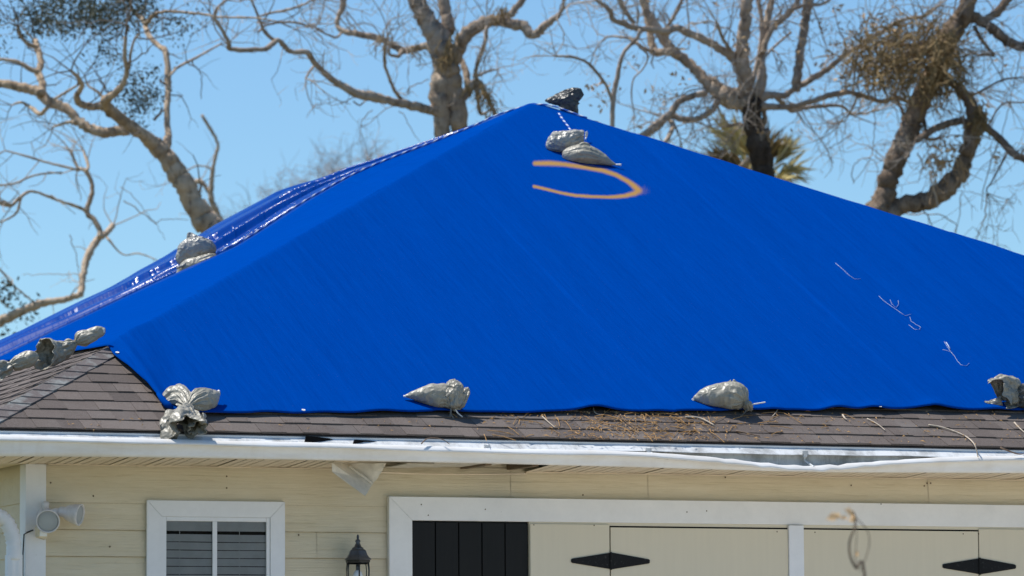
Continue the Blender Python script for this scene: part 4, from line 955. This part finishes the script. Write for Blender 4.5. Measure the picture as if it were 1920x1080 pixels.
m.build('foliage', MAT['leafdark'], lt)
# low left tree
t2, g_, SS = tree('small tan tree low at the left edge with one bent upright stem',
 [[(-70, 660, 20), (-30, 622, 18), (0, 604, 17), (33, 587, 16), (67, 573, 15), (90, 566, 14), (120, 562, 13), (140, 556, 12), (152, 551, 12)]],
 [[(150, 552, 13), (153, 540, 13), (157, 510, 13), (163, 483, 14), (175, 460, 14), (188, 444, 13), (200, 436, 12), (213, 422, 11)],
  [(187, 446, 11), (187, 433, 11), (177, 413, 10), (163, 397, 10), (172, 367, 9), (172, 343, 8), (160, 320, 8), (147, 316, 6)],
  [(162, 395, 6), (140, 386, 6), (113, 377, 5), (90, 368, 5), (67, 360, 5), (50, 361, 6), (23, 385, 6)], [(150, 320, 5), (120, 312, 5), (90, 305, 4), (50, 293, 4), (10, 282, 3)],
  [(163, 320, 6), (165, 307, 6), (157, 283, 5)], [(146, 317, 6), (142, 306, 6), (132, 282, 5)], [(117, 323, 3), (67, 328, 4), (30, 343, 4), (0, 348, 4)],
  [(70, 572, 3), (43, 550, 3), (20, 530, 3), (0, 505, 3), (-20, 490, 3)], [(23, 385, 5), (14, 384, 8), (0, 380, 9)], [(40, 370, 5), (30, 400, 4), (5, 415, 3)], [(200, 445, 5), (230, 477, 3), (260, 475, 3), (293, 487, 2)]],
 47, 'bark_tan', 'twig', 22, every=.42, L=.5, r=.008, lev=1, small=[([(147, 515), (100, 514), (43, 515)], 2), ([(233, 377), (262, 395), (290, 417), (302, 413), (330, 410), (353, 412)], 2.5), ([(130, 440), (140, 470), (150, 530)], 2.5), ([(90, 560), (100, 575), (100, 600)], 2), ([(225, 350), (250, 370), (290, 417), (310, 450)], 1.5)])
m = MB()
for cx, cy in ((20, 545), (25, 560), (5, 540), (10, 620), (30, 590), (60, 585)):
    leaves(m, at(cx, cy, 47), (.14, .14, .16), 26, .04, g_)
m.build('foliage', MAT['leafdark'], t2)
# thin stem between
t3, g_, SS = tree('thin forked bare stem rising right of the leaning tan trunk',
 [[(440, 455, 13), (425, 432, 13), (410, 405, 12), (400, 385, 12), (395, 365, 10), (397, 338, 8), (400, 312, 7), (406, 288, 7), (408, 268, 6), (397, 246, 6), (378, 215, 6)]],
 [[(397, 372, 7), (388, 355, 7), (378, 342, 9), (367, 339, 8)], [(398, 318, 4), (385, 312, 3), (365, 312, 3), (345, 325, 2)]], 52, 'bark_tan', 'twig', 23, every=.9, L=.5, r=.008, lev=1)
# centre tree
t4, g_, SS = tree('thick pale trunked tree behind the peak splitting into crossing limbs',
 [[(838, 290, 36), (832, 255, 34), (828, 213, 34), (824, 175, 36), (829, 140, 36), (836, 105, 40)],
  [(870, 290, 32), (863, 247, 34), (857, 200, 36), (847, 160, 36), (840, 127, 40), (833, 100, 48), (821, 70, 42), (804, 43, 40), (790, 20, 38), (780, -5, 36), (772, -45, 34)]],
 [[(848, 115, 26), (858, 95, 28), (866, 78, 27), (882, 57, 26), (907, 42, 22), (933, 39, 22), (960, 45, 20), (982, 48, 20), (997, 65, 17), (1010, 60, 15), (1027, 44, 14), (1050, 26, 10)],
  [(1050, 26, 8), (1056, 12, 6), (1058, -10, 5)], [(920, 40, 14), (940, 34, 14), (957, 28, 14), (968, 15, 13), (985, -8, 12)], [(842, 60, 24), (838, 38, 24), (833, 15, 24), (828, -25, 22)],
  [(818, 84, 13), (798, 86, 13), (780, 90, 13), (765, 94, 12), (753, 95, 12), (735, 84, 12), (714, 73, 14), (693, 68, 12), (667, 63, 11), (647, 60, 11), (632, 47, 10), (636, 27, 10), (643, 12, 11), (640, -15, 12)],
  [(820, 208, 18), (805, 206, 17), (790, 202, 16), (760, 195, 16), (727, 188, 17), (693, 180, 19), (667, 175, 16), (640, 160, 14), (620, 146, 13), (600, 129, 12), (584, 110, 11), (576, 99, 11), (547, 97, 9), (531, 84, 10), (520, 75, 9), (500, 91, 10), (480, 93, 9), (433, 92, 9), (429, 80, 8), (415, 53, 7), (403, 35, 6), (407, 15, 5), (425, 0, 4)],
  [(518, 78, 7), (497, 60, 7), (488, 40, 6), (478, 15, 5), (470, -10, 5)], [(487, 31, 4), (505, 25, 5), (530, 20, 5), (567, 10, 4), (590, -2, 4)], [(485, 60, 5), (497, 48, 5), (523, 42, 5), (553, 42, 5), (580, 49, 4)],
  [(753, 187, 8), (740, 170, 7), (731, 148, 7), (722, 122, 7), (721, 100, 7), (722, 82, 6)],
  [(868, 185, 15), (877, 172, 15), (876, 152, 14), (872, 130, 12), (866, 115, 10)], [(880, 165, 14), (893, 155, 16), (903, 162, 13), (917, 190, 10), (926, 208, 9), (936, 230, 8)], [(893, 165, 9), (896, 185, 8), (901, 213, 7), (915, 209, 5)],
  [(893, 150, 8), (893, 127, 8), (902, 100, 8), (910, 76, 7), (913, 50, 6)], [(893, 143, 6), (905, 138, 5), (918, 133, 5), (932, 130, 3)], [(753, 95, 7), (748, 105, 7), (735, 104, 6), (728, 100, 5)],
  [(640, 62, 5), (630, 70, 5), (610, 63, 4), (590, 52, 4)], [(590, 123, 5), (582, 132, 5), (573, 147, 4)]],
 46, 'bark_grey', 'twig', 24, every=.30, L=.55, r=.009, lev=2,
 small=[([(650, 22), (665, 40), (682, 60)], 3), ([(762, 175), (772, 162), (790, 155), (805, 148)], 3), ([(663, 190), (675, 197), (687, 188)], 4), ([(750, 207), (765, 230), (785, 265)], 2), ([(700, 205), (680, 225), (675, 250), (680, 285)], 2)])
m = MB()
for cx, cy, k in ((833, 105, 34), (838, 85, 24), (930, 25, 30), (945, 20, 24), (718, 75, 22), (905, 165, 40), (918, 185, 30), (780, 90, 16), (850, 70, 18), (880, 160, 20)):
    for _ in range(k): drape(m, at(cx+g_.normal(0, 7), cy+g_.normal(0, 7), 45.7+g_.uniform(-.2, .2)), g_.uniform(.06, .2), .006, g_)
m.build('moss', MAT['moss'], t4)
# thin straight tree
t5, g_, SS = tree('slender pale forked tree with thin straight trunk between the peak and the spreading tree',
 [[(1147, 280, 9), (1148, 240, 9), (1150, 190, 9), (1154, 162, 9), (1160, 133, 9), (1164, 115, 9), (1170, 98, 8), (1182, 84, 7), (1195, 70, 6), (1200, 55, 5)]],
 [[(1147, 186, 6), (1138, 163, 6), (1130, 150, 6), (1117, 133, 6), (1105, 121, 6), (1093, 113, 5), (1073, 107, 5), (1043, 105, 4)], [(1198, 88, 4), (1215, 105, 4), (1205, 130, 3), (1188, 148, 3), (1184, 180, 3), (1190, 215, 2)]], 44, 'bark_grey', 'twig', 25, every=.5, L=.4, r=.007, lev=1)
m = MB()
for cx, cy in ((1128, 160), (1118, 165), (1135, 175), (1122, 195), (1270, 150), (1115, 155), (1225, 172), (1245, 185)): leaves(m, at(cx, cy, 44), (.12, .12, .12), 9, .032, g_)
m.build('foliage', MAT['leafdry'], t5)
# big spreading tree
t6, g_, SS = tree('broad dark trunked tree with wide spreading twisted limbs right of the peak',
 [[(1440, 370, 42), (1432, 327, 42), (1424, 285, 40), (1416, 245, 38), (1409, 212, 36), (1404, 190, 38)]],
 [[(1412, 196, 34), (1393, 188, 36), (1370, 184, 38), (1352, 175, 32), (1335, 162, 26), (1320, 147, 23), (1302, 127, 22), (1278, 107, 20), (1258, 92, 19), (1243, 70, 18), (1228, 47, 17), (1214, 25, 17), (1207, 5, 15), (1198, -25, 14)],
  [(1258, 98, 15), (1243, 97, 14), (1230, 99, 15), (1222, 82, 14), (1218, 52, 14), (1211, 20, 15), (1204, -10, 14)], [(1385, 125, 14), (1378, 112, 16), (1360, 97, 16), (1328, 78, 16), (1296, 64, 15), (1270, 53, 14), (1250, 58, 14), (1220, 55, 13), (1193, 53, 11), (1168, 44, 11), (1151, 37, 10), (1141, 17, 9), (1118, 0, 8)],
  [(1400, 180, 26), (1398, 157, 27), (1393, 117, 27), (1392, 75, 26), (1396, 35, 25), (1403, -5, 24), (1408, -45, 22)], [(1420, 185, 18), (1429, 150, 18), (1427, 115, 17), (1434, 68, 16), (1441, 30, 15), (1448, -5, 13)],
  [(1346, 188, 13), (1338, 205, 13), (1325, 215, 13), (1303, 223, 12), (1280, 224, 11), (1262, 218, 10), (1252, 222, 8)], [(1325, 172, 10), (1308, 178, 12), (1290, 183, 13), (1272, 192, 13), (1258, 212, 14), (1240, 228, 15), (1224, 242, 15), (1208, 253, 14), (1193, 259, 13)],
  [(1255, 226, 8), (1262, 236, 9), (1255, 255, 9), (1244, 273, 8), (1240, 282, 8)], [(1262, 226, 4), (1268, 242, 4), (1275, 258, 3)], [(1432, 205, 9), (1434, 225, 9), (1428, 243, 9), (1420, 250, 8), (1405, 244, 7), (1388, 232, 6), (1370, 236, 5), (1355, 238, 3)],
  [(1436, 245, 18), (1436, 262, 18), (1422, 285, 17), (1404, 303, 15), (1387, 317, 14), (1370, 335, 14)],
  [(1415, 192, 14), (1440, 178, 14), (1460, 180, 13), (1477, 176, 13), (1492, 164, 12), (1510, 156, 12), (1530, 143, 11), (1548, 133, 11), (1584, 103, 10), (1620, 80, 10), (1657, 57, 9), (1693, 37, 8), (1733, 30, 7), (1760, 10, 6)],
  [(1420, 200, 16), (1447, 200, 12), (1483, 200, 11), (1503, 195, 11), (1524, 190, 11), (1552, 180, 11), (1570, 176, 11), (1590, 173, 10), (1627, 182, 10), (1657, 191, 9), (1680, 183, 9), (1717, 193, 9), (1750, 180, 7), (1790, 172, 5), (1840, 176, 4)],
  [(1450, 178, 8), (1466, 192, 9), (1483, 207, 9), (1505, 203, 8), (1528, 200, 7), (1573, 198, 7), (1590, 208, 6), (1595, 215, 5)], [(1606, 180, 5), (1602, 195, 5), (1593, 213, 4)],
  [(1493, 170, 18), (1494, 150, 18), (1498, 117, 17), (1502, 92, 17), (1506, 68, 17), (1511, 33, 18), (1517, -5, 18), (1520, -35, 18)], [(1430, 100, 12), (1440, 67, 12), (1460, 40, 12), (1480, 24, 11), (1494, 5, 10), (1500, -20, 9)],
  [(1350, 170, 7), (1345, 155, 8), (1338, 148, 9), (1335, 152, 8)], [(1225, 95, 7), (1210, 92, 7), (1195, 82, 6), (1178, 72, 5), (1150, 68, 4), (1138, 70, 3)], [(1240, 65, 6), (1258, 40, 7), (1272, 15, 7), (1280, -5, 6)], [(1190, 45, 8), (1175, 25, 9), (1165, 5, 9), (1158, -20, 8)],
  [(1385, 110, 6), (1370, 95, 7), (1355, 72, 7), (1345, 45, 7)], [(1478, 20, 7), (1510, 9, 7), (1540, 8, 6), (1560, -5, 5)], [(1483, 60, 5), (1440, 100, 5), (1425, 130, 5)], [(1410, 160, 8), (1425, 90, 8), (1428, 40, 9), (1420, -5, 9)]],
 46, 'bark_grey', 'twig', 26, 'bark_black', every=.17, L=.6, r=.010, lev=2,
 small=[([(1500, 205), (1520, 235), (1550, 280), (1562, 305)], 2.5), ([(1640, 195), (1640, 240), (1635, 290), (1615, 325), (1600, 340)], 2.5), ([(1600, 345), (1598, 320), (1610, 300), (1635, 298), (1645, 320), (1640, 355)], 2), ([(1260, 55), (1255, 75), (1270, 90), (1290, 92), (1292, 75)], 3), ([(1600, 250), (1560, 275), (1530, 300), (1510, 330)], 2), ([(1580, 210), (1555, 245), (1520, 285)], 2), ([(1372, 110), (1375, 130), (1390, 155), (1400, 175)], 4), ([(1225, 100), (1222, 118), (1226, 128)], 4), ([(1480, 190), (1510, 230), (1545, 270), (1560, 310), (1545, 335)], 1.8)])
m = MB()
for _ in range(60):
    leaves(m, at(g_.uniform(1190, 1900), g_.uniform(0, 250), 46+g_.uniform(-1.5, 1.5)), (.10, .10, .10), 4, .035, g_)
for _ in range(40): leaves(m, at(g_.normal(1600, 40), g_.normal(70, 40), 46), (.10, .10, .10), 4, .035, g_)
m.build('foliage', MAT['leafdry'], t6)
# right leaning tree
t7, g_, SS = tree('dark tree at the right forking above the tarp, with a mossy tangled crown',
 [[(1625, 440, 46), (1645, 400, 46), (1655, 372, 44), (1665, 340, 42), (1678, 308, 40), (1690, 280, 40), (1704, 247, 40), (1717, 213, 38), (1733, 175, 38), (1750, 143, 38), (1766, 112, 40), (1777, 80, 40), (1790, 55, 40), (1806, 30, 34), (1817, 0, 32), (1826, -40, 30)],
  [(1650, 420, 36), (1672, 398, 36), (1695, 384, 34), (1728, 380, 36), (1755, 370, 36), (1776, 350, 36), (1797, 328, 34), (1812, 294, 33), (1822, 260, 32), (1828, 228, 30), (1822, 203, 24), (1812, 182, 20), (1790, 160, 15), (1767, 147, 12)]],
 [[(1826, 232, 12), (1810, 227, 13), (1790, 228, 14), (1770, 234, 14), (1755, 240, 13), (1735, 252, 12), (1718, 264, 10)], [(1836, 225, 16), (1846, 236, 14), (1870, 257, 15), (1890, 278, 15), (1907, 292, 15), (1940, 305, 15)],
  [(1805, 35, 20), (1822, 30, 20), (1838, 38, 20), (1858, 51, 19), (1880, 70, 19), (1905, 86, 19), (1930, 86, 18), (1960, 80, 18)], [(1845, 42, 14), (1856, 32, 15), (1873, 20, 16), (1885, 5, 16), (1898, -20, 15)], [(1826, 48, 8), (1838, 70, 8), (1852, 90, 7), (1864, 104, 6), (1850, 102, 6), (1836, 103, 5)],
  [(1785, 75, 14), (1770, 85, 12), (1745, 92, 10), (1715, 100, 9), (1690, 110, 8), (1672, 116, 7)], [(1770, 100, 9), (1740, 80, 9), (1710, 85, 8), (1660, 80, 7)], [(1735, 258, 7), (1745, 262, 7), (1765, 258, 5)], [(1737, 250, 7), (1733, 225, 6), (1735, 212, 5)],
  [(1695, 215, 6), (1688, 200, 6), (1680, 180, 5), (1678, 165, 4)], [(1850, 240, 4), (1880, 195, 3), (1920, 192, 3), (1950, 180, 3)], [(1815, 185, 5), (1840, 170, 4), (1880, 150, 4), (1915, 145, 3)], [(1890, 285, 4), (1860, 340, 3), (1850, 355, 3), (1855, 375, 2)]],
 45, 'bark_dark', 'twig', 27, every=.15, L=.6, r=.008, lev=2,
 small=[([(1915, 95), (1905, 140), (1895, 190), (1880, 250), (1875, 270)], 2.5), ([(1806, 215), (1807, 250), (1806, 280)], 5), ([(1700, 402), (1760, 403), (1790, 420), (1797, 450), (1830, 470)], 2.5), ([(1850, 365), (1845, 410), (1828, 455)], 3), ([(1802, 365), (1798, 410), (1790, 440)], 2), ([(1760, 390), (1750, 350), (1752, 340)], 4), ([(1720, 285), (1730, 310), (1725, 320)], 3)])
m = MB()
for _ in range(270):
    t = g_.uniform(0, 1); cx = 1600+t*185+g_.normal(0, 24); cy = 122-t*30+g_.normal(0, 30)
    c = at(cx, min(cy, 172), 44.8+g_.uniform(-.9, .9)); n_ = 6; P = [c]; d_ = g_.normal(0, 1, 3)*np.array([1, .6, .7])+np.array([.5, 0, -.35])
    for i in range(n_): d_ = d_+g_.normal(0, .5, 3); d_ /= np.linalg.norm(d_); P.append(P[-1]+d_*.05)
    m.tube(np.array(P), np.linspace(.012, .005, n_+1)*g_.uniform(.6, 1.2), 3, cap=False)
for _ in range(120):
    t = g_.uniform(0, 1); drape(m, at(1620+t*165+g_.normal(0, 20), 130-t*25+g_.normal(0, 22), 44.8+g_.uniform(-.9, .9)), g_.uniform(.1, .32), g_.uniform(.005, .010), g_)
for _ in range(90): drape(m, at(1755+g_.normal(0, 20), 115+g_.normal(0, 26), 44.5+g_.uniform(-.3, .3)), g_.uniform(.15, .45), .011, g_)
for _ in range(60): drape(m, at(1838+g_.normal(0, 6), 215+g_.normal(0, 12), 44.7+g_.uniform(-.2, .2)), g_.uniform(.1, .25), .010, g_)
gen = g_
for _ in range(250):
    c = at(1600+g_.uniform(0, 1)*180, 108+g_.normal(0, 34), 45+g_.uniform(-.8, .8)); grow(m, c, g_.normal(0, 1, 3)*np.array([1, .5, .6])+np.array([.9, 0, .2]), g_.uniform(.3, .8), .006, 1, g_)
m.build('moss', MAT['moss'], t7)
m = MB()
for cx, cy, k in ((1762, 285, 8), (1775, 278, 7), (1750, 300, 8), (1768, 305, 8), (1795, 275, 6), (1758, 318, 6), (1785, 290, 5), (1740, 310, 5), (1870, 300, 3), (1640, 45, 8), (1620, 30, 6), (1690, 55, 5), (1745, 50, 8), (1580, 150, 5)): leaves(m, at(cx, cy, 44.5), (.07, .07, .12), k*2, .042, g_)
m.build('foliage', MAT['leafdry'], t7)
m = MB()
for cx, cy in ((1760, 300), (1780, 300), (1750, 320), (1795, 290)):
    for _ in range(6): drape(m, at(cx+g_.normal(0, 5), cy, 44.5), g_.uniform(.2, .45), .005, g_)
m.build('hanging_strands', MAT['leafdry'], t7)
# cabbage palm behind: shredded fronds
pb = at(1415, 330, 51); pl = empty('palm', (pb[0], pb[1], 0), 'palm with shredded yellow fronds behind the spreading tree', 'palm')
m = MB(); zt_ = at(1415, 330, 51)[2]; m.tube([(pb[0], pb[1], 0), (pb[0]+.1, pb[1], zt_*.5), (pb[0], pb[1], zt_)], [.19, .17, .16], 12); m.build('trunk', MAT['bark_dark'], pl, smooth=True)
gp = np.random.default_rng(5)
def frond(tip, mat, n=46, spread=.5):
    o = np.array([pb[0], pb[1], zt_-.15]); tip = at(*tip, 51+gp.uniform(-.6, .6)); m = MB()
    mid = (o+tip)/2+np.array([0, 0, .12]); S = smoothpoly([o, mid, o+(tip-o)*.62], 6); m.tube(S, np.linspace(.022, .012, len(S)), 5)
    d = tip-o; L = np.linalg.norm(d); d /= L; c = S[-1]; side = np.cross(d, CP-c); side /= np.linalg.norm(side); upv = np.cross(side, d)
    for i in range(n):
        a = gp.uniform(-spread, spread)*1.3; dr = d*math.cos(a)+side*math.sin(a)+upv*gp.normal(0, .2); ln = L*.55*gp.uniform(.5, 1.1)*(1-.25*abs(a)); st_ = c-d*L*gp.uniform(0, .22)
        wv_ = np.cross(dr, gp.normal(0, 1, 3)); wv_ /= np.linalg.norm(wv_); w_ = .020*gp.uniform(.5, 1.2)
        pm = st_+dr*ln*.5; pe = st_+dr*ln+np.array([0, 0, -.10*ln*gp.uniform(0, 2)])
        m.add([st_-wv_*w_*.4, st_+wv_*w_*.4, pm+wv_*w_, pm-wv_*w_, pe], [(0, 1, 2, 3), (3, 2, 4)])
    m.build('frond', MAT[mat], pl)
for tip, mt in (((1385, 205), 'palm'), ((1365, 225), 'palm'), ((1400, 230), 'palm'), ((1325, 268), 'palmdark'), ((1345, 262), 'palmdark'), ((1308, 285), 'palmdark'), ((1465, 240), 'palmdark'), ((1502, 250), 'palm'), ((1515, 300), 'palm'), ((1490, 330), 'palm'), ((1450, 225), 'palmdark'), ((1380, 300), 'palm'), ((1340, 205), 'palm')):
    frond(tip, mt)
# far bushes, pale with distance
for k, (lab, x0, x1, n) in enumerate((('faint bare shrub far behind the left slope of the tarp, nearest the peak', 625, 735, 16), ('faint grey bare shrub far behind the left slope with a knot of twigs', 525, 645, 26), ('faint bare bush far away just right of the leaning tan trunk', 415, 520, 12))):
    gf = np.random.default_rng(40+k); b0 = at((x0+x1)/2, 420, 62); e = empty('shrub', (b0[0], b0[1], 0), lab, 'shrub', 'bare shrubs far behind the roof'); m = MB()
    for i in range(n):
        px = gf.uniform(x0, x1); ybase = 203+.39*(1000-px)+40; h = gf.uniform(40, 150 if k < 2 else 90)
        p0 = at(px, ybase+30, 62+gf.uniform(-2, 2)); p0b = np.array([b0[0]+(p0[0]-b0[0])*.4, b0[1]+gf.uniform(-.4, .4), 0]); p1 = at(px+gf.normal(0, 14), ybase-h*.5, 62+gf.uniform(-2, 2))
        S = smoothpoly([p0b, p0, (p0+p1)/2+gf.normal(0, .05, 3), p1], 5); S4 = np.column_stack([S, np.linspace(.022, .008, len(S))]); m.tube(S, S4[:, 3], 5)
        twigs_on(m, S4[8:], .22, .5, .006, 1, gf, .4)
    m.build('crown', MAT['twigfar'], e)
# foreground sprig out of focus
fp = at(1625, 1085, 16.5); pl2 = empty('plant', (fp[0], fp[1], 0), 'blurred foreground sprig with three dried tan leaves in front of the garage door', 'plant')
m = MB(); g3 = lambda x, y, d=16.5: at(x, y, d)
lo = np.array([fp[0]+.03, fp[1], 0])
m.tube(smoothpoly([lo, (lo+g3(1622, 1085))/2+np.array([.02, 0, 0]), g3(1622, 1085), g3(1605, 1066), g3(1594, 1042), g3(1593, 1015), g3(1602, 990), g3(1604, 972), g3(1600, 962)], 6), np.concatenate([np.linspace(.006, .0035, 48), [.003]]), 7)
m.tube(smoothpoly([g3(1612, 1072), g3(1622, 1050), g3(1630, 1020), g3(1627, 997), g3(1616, 982), g3(1604, 970), g3(1600, 958)], 6), .0022, 6)
m.tube(smoothpoly([g3(1605, 1066), g3(1604, 1040), g3(1606, 1010), g3(1606, 985)], 6), .0018, 6)
m.build('stem', MAT['debrisb'], pl2, smooth=True)
for pts in ([(1549, 974), (1558, 962), (1574, 962), (1576, 970), (1562, 977)], [(1583, 955), (1592, 952), (1602, 960), (1606, 972), (1594, 968)], [(1574, 968), (1586, 967), (1590, 973), (1578, 974)], [(1590, 975), (1600, 967), (1606, 974), (1600, 981)], [(1606, 1032), (1610, 1036), (1609, 1044), (1604, 1042)]):
    m = MB(); P = [g3(x, y, 16.5+random.uniform(-.02, .02)) for x, y in pts]; c = np.mean(P, 0)+fw*.012; n = len(P)
    m.add(P+[c], [(i, (i+1) % n, n) for i in range(n)]); o = m.build('leaf', MAT['leafpale'], pl2, smooth=True)
